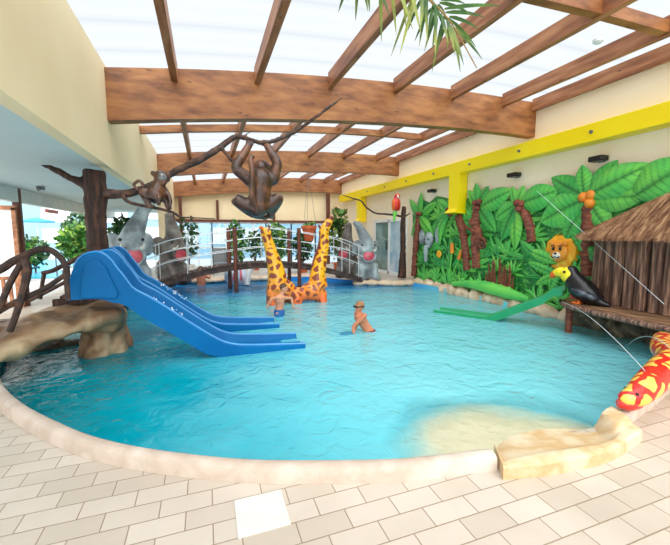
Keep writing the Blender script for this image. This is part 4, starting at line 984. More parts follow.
for hd, o_ in (('lh',(-.12,-.03,.2)),('rsn',(.02,0,.03))):
    mb = MB(); mb.ell(q[hd]+Vector(o_), (.055,.06,.045), nu=10, nv=8); mb.build('muzzle', M['orange'] if hd == 'lh' else M['cocob'], gz)
for hd, o_ in (('lh',(.07,0,.15)),('rh',(-.09,0,.1))):
    for dy in (-.05,.05):
        c = q[hd]+Vector(o_)+Vector((0,dy,0)); mb = MB(); mb.tube([c+Vector((0,0,-.03)),c+Vector((.01 if hd=='lh' else -.04,0,.07))], .014, 8); mb.ell(c+Vector((.01 if hd=='lh' else -.045,0,.08)), .024, nu=8, nv=6); mb.build('horn', M['cocob'], gz)
for hd, o_ in (('lh',(-.03,-.11,.12)),('rh',(.03,-.12,.1))):
    mb = MB(); mb.ell(q[hd]+Vector(o_), .018, nu=8, nv=6); mb.build('eye', M['black'], gz)
# manes
for ks in (('lb','ln1','ln2','lh'),('rb','rn1','rn2','rh')):
    sgn = 1 if ks[0] == 'lb' else -1; offs = [.24,.18,.14,.11]
    mb = MB(); stube(mb, [q[k]+Vector((sgn*o_,0,.02)) for k, o_ in zip(ks, offs)], [.02,.028,.028,.02], 8); mb.build('mane', M['mbrown'], gz)

# ------------------------------------------------------------------ elephants at the bridge ends
def elephant(x, y, face, tdir, m, label, h=1.0, mouth=True):
    """seated elephant, face = unit heading of its face, trunk raised and leaning along tdir"""
    t = thing('elephant_figure', label, 'elephant', (x,y,0), 'elephant figures at the footbridge ends')
    f = Vector((face[0],face[1],0)).normalized(); s = Vector((f.y,-f.x,0)); o = Vector((x,y,0))
    P = lambda a, b, z: o+f*a*h+s*b*h+Vector((0,0,z*h))
    mb = MB()
    mb.ell(P(-.1,0,.45), (.4*h,.4*h,.45*h)); mb.ell(P(-.02,0,.85), (.32*h,.32*h,.3*h)); mb.ell(P(.04,0,1.1), (.36*h,.36*h,.36*h))
    td = Vector((tdir[0],tdir[1],0))
    b0 = P(.12,0,1.22); stube(mb, [b0, P(.16,0,1.45)+td*.1, P(.16,0,1.72)+td*.26, P(.16,0,1.95)+td*.42, P(.2,0,2.06)+td*.62], [.28*h,.23*h,.17*h,.13*h,.08*h], 12)
    for b in (-.24,.24):
        stube(mb, [P(.1,b,.6), P(.26,b,.35), P(.3,b,.06)], [.15*h,.13*h,.14*h], 10)
        mb.ell(P(.1,b*1.1,.12), (.26*h,.2*h,.16*h))
    mb.blob('body', m, t, vox=.04, smooth=4)
    for b in (-1,1):
        e_ = MB(); R_ = Matrix.Rotation(math.atan2(f.y,f.x)+b*-.55, 3, 'Z')
        e_.ell(P(-.12,b*.34,1.15), (.05*h,.2*h,.27*h), rot=R_); e_.build('ear', m, t)
        i_ = MB(); i_.ell(P(.3,b*.22,1.27), .035*h, nu=10, nv=8); i_.build('eye', M['black'], t)
        k_ = MB(); stube(k_, [P(.26,b*.17,1.08), P(.42,b*.21,1.08), P(.52,b*.22,1.18)], [.05*h,.04*h,.01], 8); k_.build('tusk', M['ivory'], t)
    RZ = Matrix.Rotation(math.atan2(f.y,f.x), 3, 'Z')
    mo = MB(); mo.ell(P(.33,0,.9), (.07*h,.23*h,.2*h), rot=RZ); mo.build('mouth', M['pink'], t)
    li = MB(); li.tube([P(.345,math.cos(a)*.23,.9+math.sin(a)*.2) for a in [2*PI*k/20 for k in range(21)]], .04*h, 8); li.build('lip', m, t)
    return t
elephant(-1.85, 10.75, (.25,-1), (.8,.4), M['elephant'], 'grey elephant figure with open pink mouth right behind the blue slides', 1.16)
elephant(-1.0, 12.35, (.75,-.75), (-.3,-.3), M['elephant2'], 'brownish grey elephant figure at the left bridge end by the cream wall', 1.08)
elephant(5.25, 11.35, (-.25,-1), (-.75,.3), M['elephant'], 'pale grey elephant figure with open pink mouth beside the glazed door', .98)
elephant(5.0, 12.45, (-.8,-.6), (.1,-.3), M['elephant2'], 'brownish grey elephant figure behind the right end of the footbridge', .98)
# ledge stones where the right elephants sit
mb = MB()
for x, y in ((4.95,11.2),(5.3,11.0),(5.7,10.8),(6.1,10.6),(6.5,10.5)): mb.ell((x,y,-.04), (.3,.22,.12))
tag(mb.blob('pool_ledge', M['rockp'], None, vox=.05, disp=.03, dscale=4), 'low pale stone ledge in front of the elephant beside the glazed door', 'ledge')
mb = MB()
for k in range(22):
    x = -1.3+k*.27; mb.ell((x,13.52+.12*math.sin(k*.9)-.02*(k>16)*(k-16),-.02), (.28,.2,.1))
tag(mb.blob('pool_ledge', M['rockp'], None, vox=.06, disp=.04, dscale=4), 'long low pale stone ledge along the far pool edge beyond the footbridge', 'ledge')

# ------------------------------------------------------------------ parrot on a bare stump
ps = thing('bare_stump', 'slim bare tree stump with a long thin branch beside the jungle mural', 'tree', (6.6,11.1,0))
mb = MB(); stube(mb, [(6.5,11.1,0.07),(6.52,11.1,1.06),(6.5,11.1,1.93),(6.53,11.1,2.58)], [.16,.1,.095,.07], 12); mb.blob('trunk', M['bark'], ps, vox=.03, disp=.015, dscale=6)
mb = MB(); stube(mb, [(6.51,11.05,2.2),(6.15,11.05,2.26),(5.77,11.05,2.29),(5.39,11.05,2.32),(5.06,11.05,2.51),(4.88,11.05,2.7),(4.56,11.05,2.78),(4.24,11.05,2.87)], [.04,.035,.03,.03,.028,.026,.02,.01], 8); stube(mb, [(6.51,11.05,2.2),(6.74,11.05,2.34)], [.035,.015], 8); mb.build('branch', M['branch'], ps)
pa = thing('parrot_figure', 'bright red parrot figure perched on the thin branch by the mural', 'parrot', (6.4,11.0,2.2))
q = [Vector(v) for v in [(6.16,11,2.63),(6.19,11,2.83),(6.12,11,2.33),(6.09,11,2.02),(6.27,11,2.77),(6.24,11,2.3)]]
mb = MB(); mb.ell(q[0], (.14,.14,.24)); mb.ell(q[1]+Vector((0,0,.05)), (.1,.11,.11)); mb.blob('body', M['red'], pa, vox=.02)
mb = MB(); stube(mb, [q[2]+Vector((0,0,.06)),q[2],q[3]], [.09,.08,.02], 8); mb.build('tail', M['mleaf3'], pa)
mb = MB(); stube(mb, [q[1]+Vector((-.02,-.08,.06)),q[1]+Vector((-.04,-.15,.04)),q[1]+Vector((-.04,-.15,-.03))], [.04,.03,.008], 8); mb.build('beak', M['ivory'], pa)
for s_ in (-1,1):
    mb = MB(); mb.ell(q[0]+Vector((s_*.1,.0,-.03)), (.05,.1,.2)); mb.build('wing', M['orange'] if s_ < 0 else M['red'], pa)
    mb = MB(); mb.ell(q[1]+Vector((s_*.075,-.06,.08)), .018, nu=8, nv=6); mb.build('eye', M['black'], pa)

# ------------------------------------------------------------------ children in the pool
def hand(mb, w, d, up, sgn=1, L=.12):
    """palm at wrist w heading d, five fingers"""
    d = Vector(d).normalized(); up = Vector(up); u = d.cross(up).normalized(); up = u.cross(d).normalized()
    mb.ell(w+d*.03, (.028,.028,.022), nu=8, nv=6); mb.tube([w, w+d*.055], [.02,.026], 8)
    for i, (o_, l_) in enumerate(((-.021,.04),(-.007,.048),(.007,.045),(.021,.035))):
        a = w+d*.05+u*o_; mb.tube([a, a+d*l_*.55, a+d*l_+up*-.012], [.0085,.008,.006], 6)
    a = w+d*.015+u*sgn*.02; mb.tube([a, a+d*.022+u*sgn*.02, a+d*.042+u*sgn*.024], [.009,.008,.006], 6)
def child(nm_label, J, skin, hair, shorts, facing, hair_off=(0,0,0)):
    t = thing('person', nm_label, 'person', (J['hip'][0],J['hip'][1],-.75))
    J = {k: Vector(v) for k, v in J.items()}; f = Vector(facing).normalized(); s = Vector((f.y,-f.x,0)).normalized()
    mb = MB()
    stube(mb, [J['hip'],J['hip'].lerp(J['chest'],.45),J['chest'],J['chest'].lerp(J['neck'],.7)], [.095,.085,.1,.07], 12)
    for b in (-1,1): mb.ell(J['chest']+s*b*.06, (.075,.07,.09))
    mb.ell(J['hip']+s*.035, (.08,.08,.075)); mb.ell(J['hip']-s*.035, (.08,.08,.075))
    mb.tube([J['chest'].lerp(J['neck'],.6),J['neck'],J['head']], [.045,.036,.036], 8)
    mb.ell(J['head'], (.075,.075,.09)); mb.ell(J['head']+f*.025+Vector((0,0,-.045)), (.05,.05,.045)); mb.ell(J['head']+f*.085+Vector((0,0,-.01)), (.013,.013,.018), nu=8, nv=6)
    for b in (-1,1):
        mb.ell(J['head']+s*b*.074+Vector((0,0,-.005)), (.014,.016,.024), nu=8, nv=6)
        k = 'r' if b > 0 else 'l'; sh = J['chest']+s*b*.125+Vector((0,0,.06))
        if k+'sh' in J: sh = J[k+'sh']
        stube(mb, [J['chest']+s*b*.07+Vector((0,0,.05)), sh, sh.lerp(J[k+'el'],.5), J[k+'el'], J[k+'el'].lerp(J[k+'ha'],.5), J[k+'ha']], [.05,.042,.036,.03,.028,.02], 9)
        hand(mb, J[k+'ha'], J[k+'ha']-J[k+'el'], (0,0,1), -b)
        stube(mb, [J['hip']+s*b*.055, J[k+'kn'], J[k+'ft'], J[k+'ft']+f*.12+Vector((0,0,-.015))], [.075,.052,.036,.025], 9)
    mb.blob('body', M[skin], t, vox=.011, smooth=2)
    mb = MB(); mb.ell(J['head']-f*.014+Vector((0,0,.022)), (.086,.086,.083)); 
    h = mb.blob('hair', M[hair], t, vox=.014, smooth=2, disp=.012, dscale=30)
    mb = MB(); 
    stube(mb, [J['hip']+Vector((0,0,.06)),J['hip'],J['hip']+Vector((0,0,-.05))], [.105,.118,.12], 14)
    for k, b in (('l',-1),('r',1)): stube(mb, [J['hip']+s*b*.055+Vector((0,0,-.03)), (J['hip']+s*b*.055).lerp(J[k+'kn'],.8)], [.088,.075], 12)
    mb.blob('swim_shorts', M[shorts], t, vox=.018, smooth=2)
    for b in (-1,1):
        mb = MB(); mb.ell(J['head']+f*.07+s*b*.03+Vector((0,0,.0)), (.011,.011,.009), nu=8, nv=6); mb.build('eye', M['black'], t)
    mb = MB(); c = J['head']+f*.07+Vector((0,0,-.05)); mb.tube([c-s*.022,c+f*.005,c+s*.022], .006, 6); mb.build('mouth', M['pink'], t)
    return t, J, f, s
# child by the giraffe: q from picture rays at Y 7.5
q = [(1.43,7.5,-0.04),(1.45,7.5,0.22),(1.5,7.5,0.36),(1.54,7.5,0.47),(1.28,7.5,0.25),(1.2,7.5,0.12),(1.69,7.5,0.24),(1.73,7.5,0.09)]
child('child wading by the giraffe figure in blue swim shorts, one arm swung back',
  dict(hip=q[0],chest=q[1],neck=q[2],head=q[3],lel=q[4],lha=q[5],rel=q[6],rha=q[7],lkn=(q[0][0]-.06,7.4,-.42),rkn=(q[0][0]+.1,7.4,-.42),lft=(q[0][0]-.12,7.55,-.77),rft=(q[0][0]+.12,7.4,-.77)), 'skin','haird','shortsb', (.75,-.66,0))
q = [(2.73,5.75,-0.16),(2.54,5.75,0.13),(2.48,5.75,0.24),(2.52,5.75,0.33),(2.38,5.75,0.01),(2.37,5.75,-0.18),(2.54,5.75,0.02),(2.46,5.75,-0.18)]
t, J, f, s = child('child in the pool leaning forward with black goggles pushed on light brown hair',
  dict(hip=Vector(q[0])+Vector((0,.0,.0)),chest=q[1],neck=q[2],head=q[3],lel=Vector(q[4])+Vector((0,-.08,0)),lha=Vector(q[5])+Vector((0,-.1,.0)),rel=Vector(q[6])+Vector((0,.1,0)),rha=Vector(q[7])+Vector((0,.12,0)),lkn=(q[0][0]-.16,5.68,-.4),rkn=(q[0][0]-.1,5.86,-.4),lft=(q[0][0]+.02,5.68,-.78),rft=(q[0][0]+.05,5.86,-.78)), 'skin2','hair','shortsr', (-1,-.25,-.05))
mb = MB()
for i in range(20):
    pass
ringp = [J['head']+Vector((math.cos(a)*.088,math.sin(a)*.088,.012)) for a in [2*PI*i/20 for i in range(21)]]
mb.tube(ringp, .01, 6); gg = mb.build('goggles', M['black'], t)
for b in (-1,1):
    mb = MB(); mb.ell(J['head']+f*.085+s*b*.032+Vector((0,0,.012)), (.02,.026,.02)); mb.build('lens', M['black'], gg)
mb = MB(); mb.ell((J['lha'].x-.1,5.7,WZ+.005), (.14,.1,.02)); tag(mb.build('swim_float', M['bag']), 'flat blue swim float on the water in front of the leaning child', 'float')

# bather at the far ledge
t = thing('person', 'bather chest deep in the water at the far pool edge under the bridge', 'person', (-.2,12.95,-.9))
b0 = Vector([(-0.18,13,0.2)][0]); b0.y = 13.0; mb = MB()
stube(mb, [b0+Vector((0,0,-.75)),b0+Vector((0,0,-.45)),b0+Vector((0,0,-.15)),b0+Vector((0,0,0)),b0+Vector((0,0,.1))], [.1,.13,.15,.14,.06], 12)
mb.ell(b0+Vector((0,0,.2)), (.09,.1,.115))
for sgn in (-1,1): stube(mb, [b0+Vector((sgn*.14,0,.02)),b0+Vector((sgn*.26,-.03,-.08)),b0+Vector((sgn*.3,.22,-.0))], [.055,.045,.03], 8); hand(mb, b0+Vector((sgn*.3,.22,0)), (0,1,0), (0,0,1))
mb.blob('body', M['skin2'], t, vox=.018, smooth=2)
mb = MB(); mb.ell(b0+Vector((0,.015,.23)), (.098,.1,.105)); mb.build('hair', M['haird'], t)

# small animal shaped play slide between the posts
ps2 = thing('play_slide', 'small grey and pink animal shaped play slide in the pool under the footbridge', 'play slide', (1.1,12.6,-.1))
mb = MB(); mb.ell((1.05,12.8,.05), (.42,.4,.36)); mb.ell((.75,12.6,.2), (.2,.2,.28)); mb.blob('body', mat('playslide_shell', srgb(150,170,196), srgb(196,206,220), scale=4, rough=.4), ps2, vox=.04)
mb = MB(); 
for dx in (-.14,.1): mb.tube([(1.0+dx+.42*.9*0,12.8-.41*math.cos(a),.05+.37*math.sin(a)) for a in [k*.25 for k in range(8)]], .035, 8)
mb.build('stripe', M['pink'], ps2)
mb = MB(); stube(mb, [(1.6,12.55,.5),(1.42,12.5,.42),(1.33,12.45,.2),(1.28,12.4,-.1)], [.06,.08,.08,.1], 12); mb.build('chute', M['white'], ps2)

# ------------------------------------------------------------------ plants, pots, far furniture
def leafy(mb, c, r, n, s, rng, droop=0):
    for i in range(n):
        d = Vector((rng.gauss(0,1),rng.gauss(0,1),rng.gauss(0,.9))).normalized(); p = Vector(c)+Vector((d.x*r[0],d.y*r[1],d.z*r[2]))*rng.uniform(.35,1)**.6
        ax = Vector((rng.gauss(0,1),rng.gauss(0,1),rng.gauss(0,1)-droop)).normalized(); side = ax.orthogonal().normalized(); side.rotate(Quaternion(ax, rng.uniform(0,6.28)))
        l = s*rng.uniform(.6,1.3); w = l*.38
        mb.add([p, p+ax*l*.5+side*w, p+ax*l, p+ax*l*.5-side*w], [(0,1,2,3)])
def plant(name, loc, h, r, label, m='leaf', pot='terracotta', potr=.2, poth=.3, n=260, s=.14, stems=3, group=None):
    rng = random.Random(int(loc[0]*100+loc[1]*10)); t = thing(name, label, 'plant', loc, group); o = Vector(loc)
    if pot:
        mb = MB(); mb.lathe(o, [(0,0),(potr*.72,0),(potr*.95,poth*.85),(potr*1.08,poth*.85),(potr*1.08,poth),(potr*.92,poth),(potr*.9,poth*.85),(0,poth*.85)], 20); mb.build('pot', M[pot], t)
    mb = MB()
    for k in range(stems):
        a = k*2.4; mb.tube([o+Vector((0,0,poth*.5 if pot else 0)), o+Vector((math.cos(a)*r*.2,math.sin(a)*r*.2,h*.5)), o+Vector((math.cos(a)*r*.5,math.sin(a)*r*.5,h*.85))], [.02,.016,.01], 6)
    mb.build('stem', M['bark'], t)
    mb = MB(); c = o+Vector((0,0,(h+poth)*.55)); leafy(mb, c, (r,r,(h-poth)*.52), n, s, rng); mb.build('foliage', M[m], t, normals=False)
    return t
plant('potted_plant', (-.65,15.6,0), 2.3, .45, 'tall slender leafy plant near the left end of the far windows', 'leafd', 'white', .22, .4, n=170, s=.18)
plant('potted_plant', (1.15,14.6,0), 2.0, .36, 'bright green bushy potted plant behind the left pair of bridge posts', 'leaf', 'terracotta', .25, .35, n=420, s=.16)
plant('potted_plant', (2.75,14.6,0), 2.0, .5, 'leafy green plant in a terracotta pot seen between the two giraffe necks', 'leaf', 'terracotta', .3, .35, n=480, s=.17)
plant('potted_plant', (3.85,14.8,0), 1.7, .42, 'dark green bushy plant behind the right giraffe neck', 'leafd', 'terracotta', .26, .35, n=420, s=.17)
plant('potted_plant', (2.1,16.6,0), 1.7, .4, 'low round green plant by the far windows behind the giraffes', 'leafd', 'terracotta', .24, .35, n=300, s=.16)
plant('potted_plant', (5.6,15.2,0), 2.6, .45, 'tall arching plant by the farthest column near the yellow duct', 'palmleaf', 'terracotta', .25, .35, n=260, s=.3)
t = thing('hanging_pot', 'large terracotta flower pot hanging above the footbridge', 'flower pot', (2.75,11.9,1.45))
pc = [(3.5,12.5,1.37)][0]; o = Vector(pc); t.location = o
mb = MB(); mb.lathe(o, [(0,0),(.15,0),(.25,.44),(.28,.44),(.28,.54),(.24,.54),(.22,.44),(0,.44)], 24); mb.build('pot', M['terracotta'], t)
mb = MB()
for k in range(3): a = k*2.1; mb.tube([o+Vector((.26*math.cos(a),.26*math.sin(a),.54)), Vector((o.x,o.y,3.82))], .006, 5)
mb.build('hanging_wire', M['steeld'], t)
mb = MB(); leafy(mb, o+Vector((0,0,.56)), (.2,.2,.08), 60, .12, random.Random(5)); mb.build('foliage', M['leaf'], t, normals=False)
# chair, bag
ch = thing('lounge_chair', 'grey sling lounge chair on the far deck before the windows', 'chair', (.0,15.2,0)); c0 = Vector([(0.54,15.2,0.66)][0]); cx0 = c0.x
mb = MB(); mb.box((cx0,15.2,.42), (.55,.5,.05)); mb.build('seat', M['grey'], ch)
mb = MB(); mb.box((cx0,15.48,.75), (.5,.04,.6), rot=Matrix.Rotation(-.2,3,'X')); mb.build('backrest', M['grey'], ch, bevel=.01)
for sx in (-.27,.27):
    for sy in (-.22,.24):
        mb = MB(); mb.tube([(cx0+sx,15.2+sy,0),(cx0+sx,15.2+sy,1.0 if sy > 0 else .62)], .02, 8); mb.build('leg', M['steeld'], ch)
    mb = MB(); mb.tube([(cx0+sx,14.96,.62),(cx0+sx,15.46,.64)], .022, 8); mb.build('armrest', M['steeld'], ch)
mb = MB(); c0 = [(-1.03,14.2,0.57)][0]; mb.ell((c0[0],14.2,.3), (.28,.18,.3)); mb.box((c0[0],14.2,.2), (.5,.3,.38)); bg_ = mb.blob('beach_bag', M['bag'], None, vox=.03); tag(bg_, 'dark blue beach bag standing by the far cream wall', 'bag')
mb = MB(); mb.tube([(c0[0]-.14,14.2,.55),(c0[0]-.08,14.2,.78),(c0[0]+.08,14.2,.78),(c0[0]+.14,14.2,.55)], .014, 6); hb = mb.build('handle', M['shortsb'], bg_)

# ------------------------------------------------------------------ left gallery and outdoors
mb = MB(); mb.box((-3.86,9.9,1.3), (.13,.13,2.6)); tag(mb.build('gallery_post', M['darkwood'], bevel=.006), 'dark red square post in the left gallery opening', 'post')
mb = MB(); mb.box((-3.86,15.6,1.3), (.1,.1,2.6)); tag(mb.build('gallery_post', M['darkwood'], bevel=.006), 'slim dark post of the gallery opening behind the elephant', 'post')
mb = MB(); mb.box((-3.77,11.55,2.2), (.05,.75,.09)); tag(mb.build('red_sign', M['red']), 'small plain red sign strip beside the gallery post', 'sign')
mb = MB(); mb.box((-3.2,9.3,2.57), (.12,.12,.08)); mb.tube([(-3.2,9.24,2.54),(-3.2,9.18,2.52)], .03, 10); tag(mb.build('security_camera_mount', M['steeld'], bevel=.006), 'small dark box camera under the left soffit', 'camera')
dr = bpy.data.objects.new('door_2', None); COL.objects.link(dr); dr.location = (-4.6,9.6,0); struct(dr, 'open door with a white panel in a brown wooden frame at the left gallery')
mb = MB(); mb.box((-4.7,9.7,1.42), (1.66,.04,1.44)); mb.build('panel', M['white'], dr)
mb = MB(); mb.box((-4.7,9.68,2.17), (1.8,.07,.09)); mb.box((-3.84-.0,9.68,1.08), (.08,.07,2.16)); mb.box((-5.56,9.68,1.08), (.08,.07,2.16)); mb.box((-4.7,9.68,.66), (1.7,.06,.07)); mb.build('frame', M['purlin'], dr, smooth=False)
mb = MB()
for k in range(14): mb.box((-5.45+.12*k,9.66,.33), (.06,.04,.62))
mb.build('slats', M['purlin'], dr, smooth=False)
mb = MB(); mb.box((-24,14,-.06), (40.2,40,.1)); struct(mb.build('floor_outside', M['outpale'], smooth=False), 'pale outdoor paving')
mb = MB(); mb.box((-8.2,22,.005), (6,12,.02)); tag(mb.build('outdoor_pool', M['outblue']), 'bright blue outdoor pool beyond the left gallery', 'pool', kind='structure')
mb = MB(); mb.lathe((-7.6,21,.015), [(0,.0)]+[(0.01,.0)], 3)
mb = MB(); 
for dx in (-.22,.22): mb.tube([(-5.2+dx,16.6,.0),(-5.2+dx,16.6,.85),(-5.2+dx,16.75,.95),(-5.2+dx,17.1,.8),(-5.2+dx,17.2,.0)], .025, 8)
tag(mb.build('pool_handrail', M['steeld']), 'grey metal handrail at the outdoor pool', 'handrail')
pr = thing('parasol', 'bright blue open parasol standing outside beyond the left gallery', 'parasol', (-10.7,30,0))
mb = MB(); n = 8; cc = Vector((-10.7,30,2.75)); vs = [cc]+[cc+Vector((math.cos(2*PI*i/n)*1.05,math.sin(2*PI*i/n)*.85,-.24)) for i in range(n)]+[cc+Vector((math.cos(2*PI*i/n)*1.05,math.sin(2*PI*i/n)*.85,-.32)) for i in range(n)]
mb.add(vs, [(0,1+i,1+(i+1)%n) for i in range(n)]+[(1+i,1+n+i,1+n+(i+1)%n,1+(i+1)%n) for i in range(n)]); mb.build('canopy', M['parasol'], pr)
mb = MB(); mb.tube([(-10.7,30,0),(-10.7,30,2.75)], .025, 8); mb.build('pole', M['white'], pr)
plant('leafy_shrub', (-5.0,18.3,0), 2.4, .75, 'tall green shrub outside, directly left of the tree trunk', 'leafd', None, n=800, s=.24, poth=.2)
plant('leafy_shrub', (-6.1,15.0,0), 1.5, .5, 'lower pale green shrub outside near the blue parasol', 'leaf', None, n=600, s=.2, poth=.2)
plant('leafy_shrub', (-4.4,15.6,0), 1.9, .55, 'light green shrub in a white bowl outside the gallery', 'leaf', 'white', .5, .4, n=600, s=.2)
plant('leafy_shrub', (-3.0,16.9,0), 2.2, .62, 'dark green shrub between the tree trunk and the grey elephant', 'leafd', 'white', .3, .35, n=900, s=.22)
plant('leafy_shrub', (-6.6,18.0,0), 1.4, .5, 'small round shrub outside behind the red gallery post', 'leafd', None, n=400, s=.2, poth=.2)
def house(label, c, d, m='facade', win=3, rows=2):
    t = thing('building', label, 'building', (c[0],c[1],0))
    mb = MB(); mb.box((c[0],c[1],d[2]/2), d); mb.build('walls', M[m], t, smooth=False)
    for r_ in range(rows):
        for k in range(win):
            mb = MB(); x = c[0]-d[0]/2+d[0]*(k+.5)/win; mb.box((x,c[1]-d[1]/2-.02,.9+1.6*r_+.6), (d[0]/win*.5,.06,1.1)); mb.build('window', M['steel'], t, smooth=False)
    mb = MB(); mb.box((c[0],c[1],d[2]+.08), (d[0]+.4,d[1]+.4,.16)); mb.build('roof', M['white'], t, smooth=False); return t
house('pale blue building outside behind the far windows', (3,27,0), (14,3,4.6), win=7, rows=2)
house('pale blue building outside beyond the outdoor pool', (-15,36,0), (20,3,5.6), win=5, rows=2)

# ------------------------------------------------------------------ palm whose fronds hang into the top of the view
pt = thing('potted_palm', 'tall palm whose narrow fronds hang into the top of the view', 'palm', (1.7,-.9,0))
mb = MB(); mb.lathe((1.7,-.9,0), [(0,0),(.26,0),(.34,.5),(.38,.5),(.38,.56),(.32,.56),(.3,.5),(0,.5)], 24); mb.build('pot', M['terracotta'], pt)
mb = MB(); mb.tube([(1.7,-.9,.4),(1.68,-.86,1.5),(1.62,-.8,2.5),(1.6,-.75,3.1)], [.1,.085,.08,.07], 12); mb.build('trunk', M['bark'], pt)
def frond(path, lens, name='frond'):
    P = bez(path, 14); mb = MB(); mb.tube(P, [.012*(1-.8*i/len(P))+.002 for i in range(len(P))], 6)
    f_ = mb.build(name, M['palmrib'], pt); mb = MB(); rg = random.Random(len(P)*3+int(path[-1][0]*50))
    n = len(P); st_ = int(n*.3)
    for i in range(st_, n-1):
        t = (P[i+1]-P[i-1]).normalized(); side = t.cross(Vector((0,0,1))).normalized(); k = (i-st_)/(n-st_); L = lens*(1-.55*k)*rg.uniform(.85,1.1)
        for s_ in (-1,1):
            for sub in (0,.5):
                d = (side*s_*.75+t*.75+Vector((0,0,-.75-.5*rg.random()))).normalized(); a = P[i].lerp(P[i+1], sub)
                m1 = a+d*L*.5; d2 = (d+Vector((0,0,-.55))).normalized(); e = m1+d2*L*.5; w = .011; u = d.cross(Vector((rg.uniform(-.4,.4),1,rg.uniform(-.3,.3)))).normalized()*w
                mb.add([a-u*.5,a+u*.5,m1+u,m1-u,e], [(0,1,2,3),(3,2,4)])
    mb.build('leaflets', M['palmleaf'], f_, normals=False)
def strip(mb, a, b, w=.011, sag=.0):
    a = Vector(a); b = Vector(b); d = (b-a); u = d.cross(Vector((.15,1,.1))).normalized(); P_ = [a.lerp(b, k/5)+Vector((0,0,sag*4*(k/5)*(1-k/5))) for k in range(6)]; ws = [.45,1,1,.85,.55,.08]; vs = []
    for p_, w_ in zip(P_, ws): vs += [p_-u*w*w_, p_+Vector((0,.006*w_,-.004)), p_+u*w*w_]
    mb.add(vs, [(3*k+c,3*k+c+1,3*k+c+4,3*k+c+3) for k in range(5) for c in (0,1)])
def front_frond(rach, leaves, y):
    mb = MB(); P = bez(rach, 8); mb.tube(P, [.012*(1-.85*i/len(P))+.0015 for i in range(len(P))], 6); f_ = mb.build('frond', M['palmrib'], pt); mb = MB(); rg = random.Random(9)
    for i in range(0, len(leaves), 2):
        a = Vector(leaves[i]); b = Vector(leaves[i+1]); b.y += rg.uniform(-.12,.12); strip(mb, a, b, .0125, .012)
        if i % 6 == 0: strip(mb, a+Vector((.01,.05,0)), a.lerp(b, .85)+Vector((rg.uniform(-.02,.02),.16,.0)), .011, .012)
    mb.build('leaflets', M['palmleaf'], f_, normals=False)
e1 = [(1.2,2.15,3.41),(1.38,2.15,3.15),(1.5,2.15,3.07),(1.62,2.15,2.98),(1.82,2.15,2.75)]; e2 = [(1.67,2.1,3.79),(1.46,2.1,3.38),(1.28,2.1,3.17),(1.07,2.1,3.13),(0.85,2.1,3.11)]
front_frond([(1.6,-.75,3.1),(1.5,.3,3.7),(1.35,1.3,3.75)]+e1, [(1.46,2.15,3.1),(1.41,2.15,2.9),(1.47,2.15,3.09),(1.42,2.15,2.74),(1.49,2.15,3.08),(1.45,2.15,2.84),(1.51,2.15,3.05),(1.49,2.15,2.8),(1.54,2.15,3.04),(1.52,2.15,2.72),(1.56,2.15,3.02),(1.56,2.15,2.75),(1.58,2.15,3.01),(1.58,2.15,2.83),(1.59,2.15,2.99),(1.62,2.15,2.7),(1.61,2.15,2.98),(1.66,2.15,2.69),(1.51,2.15,3.13),(1.74,2.15,3.18),(1.5,2.15,3.11),(1.79,2.15,3.13),(1.54,2.15,3.08),(1.92,2.15,3.13),(1.55,2.15,3.06),(1.81,2.15,3.05),(1.58,2.15,3.04),(1.82,2.15,3.01),(1.59,2.15,3.02),(1.89,2.15,2.95),(1.62,2.15,2.98),(1.88,2.15,2.83),(1.43,2.15,3.12),(1.54,2.15,2.92),(1.41,2.15,3.13),(1.39,2.15,2.85),(1.39,2.15,3.15),(1.31,2.15,2.91)], 2.15)
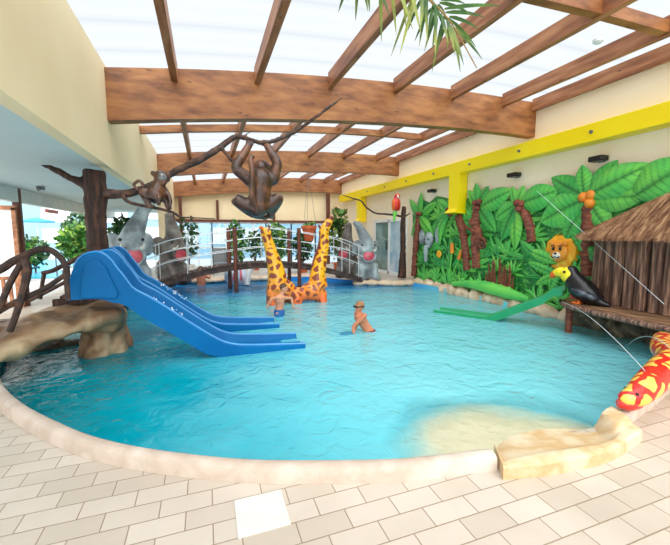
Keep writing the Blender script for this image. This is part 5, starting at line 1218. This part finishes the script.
front_frond([(1.6,-.75,3.1),(1.6,.3,3.75),(1.5,1.3,3.9)]+e2, [(0.91,2.1,3.12),(0.96,2.1,2.92),(0.99,2.1,3.13),(1.06,2.1,2.88),(1.04,2.1,3.13),(1.1,2.1,2.82),(1.13,2.1,3.15),(1.2,2.1,2.81),(1.19,2.1,3.16),(1.28,2.1,2.94),(1.23,2.1,3.16),(1.27,2.1,2.8),(1.32,2.1,3.17),(1.19,2.1,2.72),(1.34,2.1,3.15),(1.26,2.1,2.82),(1.36,2.1,3.14),(1.36,2.1,2.81),(0.86,2.1,3.11),(0.85,2.1,2.99),(0.95,2.1,3.12),(1,2.1,2.96)], 2.1)
for a in (2.2,3.3,4.4,5.4): frond([(1.6,-.75,3.1),(1.6+.5*math.cos(a),-.75+.5*math.sin(a),3.5),(1.6+1.1*math.cos(a),-.75+1.1*math.sin(a),3.4),(1.6+1.5*math.cos(a),-.75+1.5*math.sin(a),2.9)], .34)
# ------------------------------------------------------------------ light & camera
wd = bpy.data.worlds.new('World'); SC.world = wd; wd.use_nodes = True
bg = wd.node_tree.nodes['Background']; bg.inputs[0].default_value = (.955,.98,1,1); bg.inputs[1].default_value = 1.16
sl = bpy.data.lights.new('sun', 'SUN'); sl.energy = 4.5; sl.angle = math.radians(80); sl.color = (1,.98,.95)
so = bpy.data.objects.new('sun', sl); COL.objects.link(so); so.rotation_euler = (math.radians(28), math.radians(8), 0); so.location = (2,5,12)
for nm, en, dr_ in (('fill_front', 2.2, (.35,.8,-.45)), ('fill_side', .7, (-.8,.1,-.5))):  # fill lamps added to brighten walls and front faces, besides the sun
    l2 = bpy.data.lights.new(nm, 'SUN'); l2.energy = en; l2.angle = math.radians(75); l2.color = (1,.97,.92)
    o2 = bpy.data.objects.new(nm, l2); COL.objects.link(o2); o2.rotation_euler = Vector(dr_).to_track_quat('-Z','Y').to_euler(); o2.location = (0,0,14)
cam = bpy.data.cameras.new('camera'); co = bpy.data.objects.new('camera', cam); COL.objects.link(co)
cam.sensor_width = 36; cam.lens = 36*360/670; cam.clip_start = .05; cam.clip_end = 200
co.location = (0,0,1.6); co.rotation_euler = (math.radians(90)-math.atan(38/360), 0, -math.atan(130/(360/math.cos(math.atan(38/360)))))
SC.camera = co
SC.view_settings.view_transform = 'Standard'; SC.view_settings.look = 'None'; SC.view_settings.exposure = .17; SC.view_settings.gamma = 1
SC.cycles.max_bounces = 8; SC.cycles.transparent_max_bounces = 12; SC.cycles.diffuse_bounces = 4
SC.cycles.use_denoising = True
SC.cycles.sample_clamp_indirect = 5
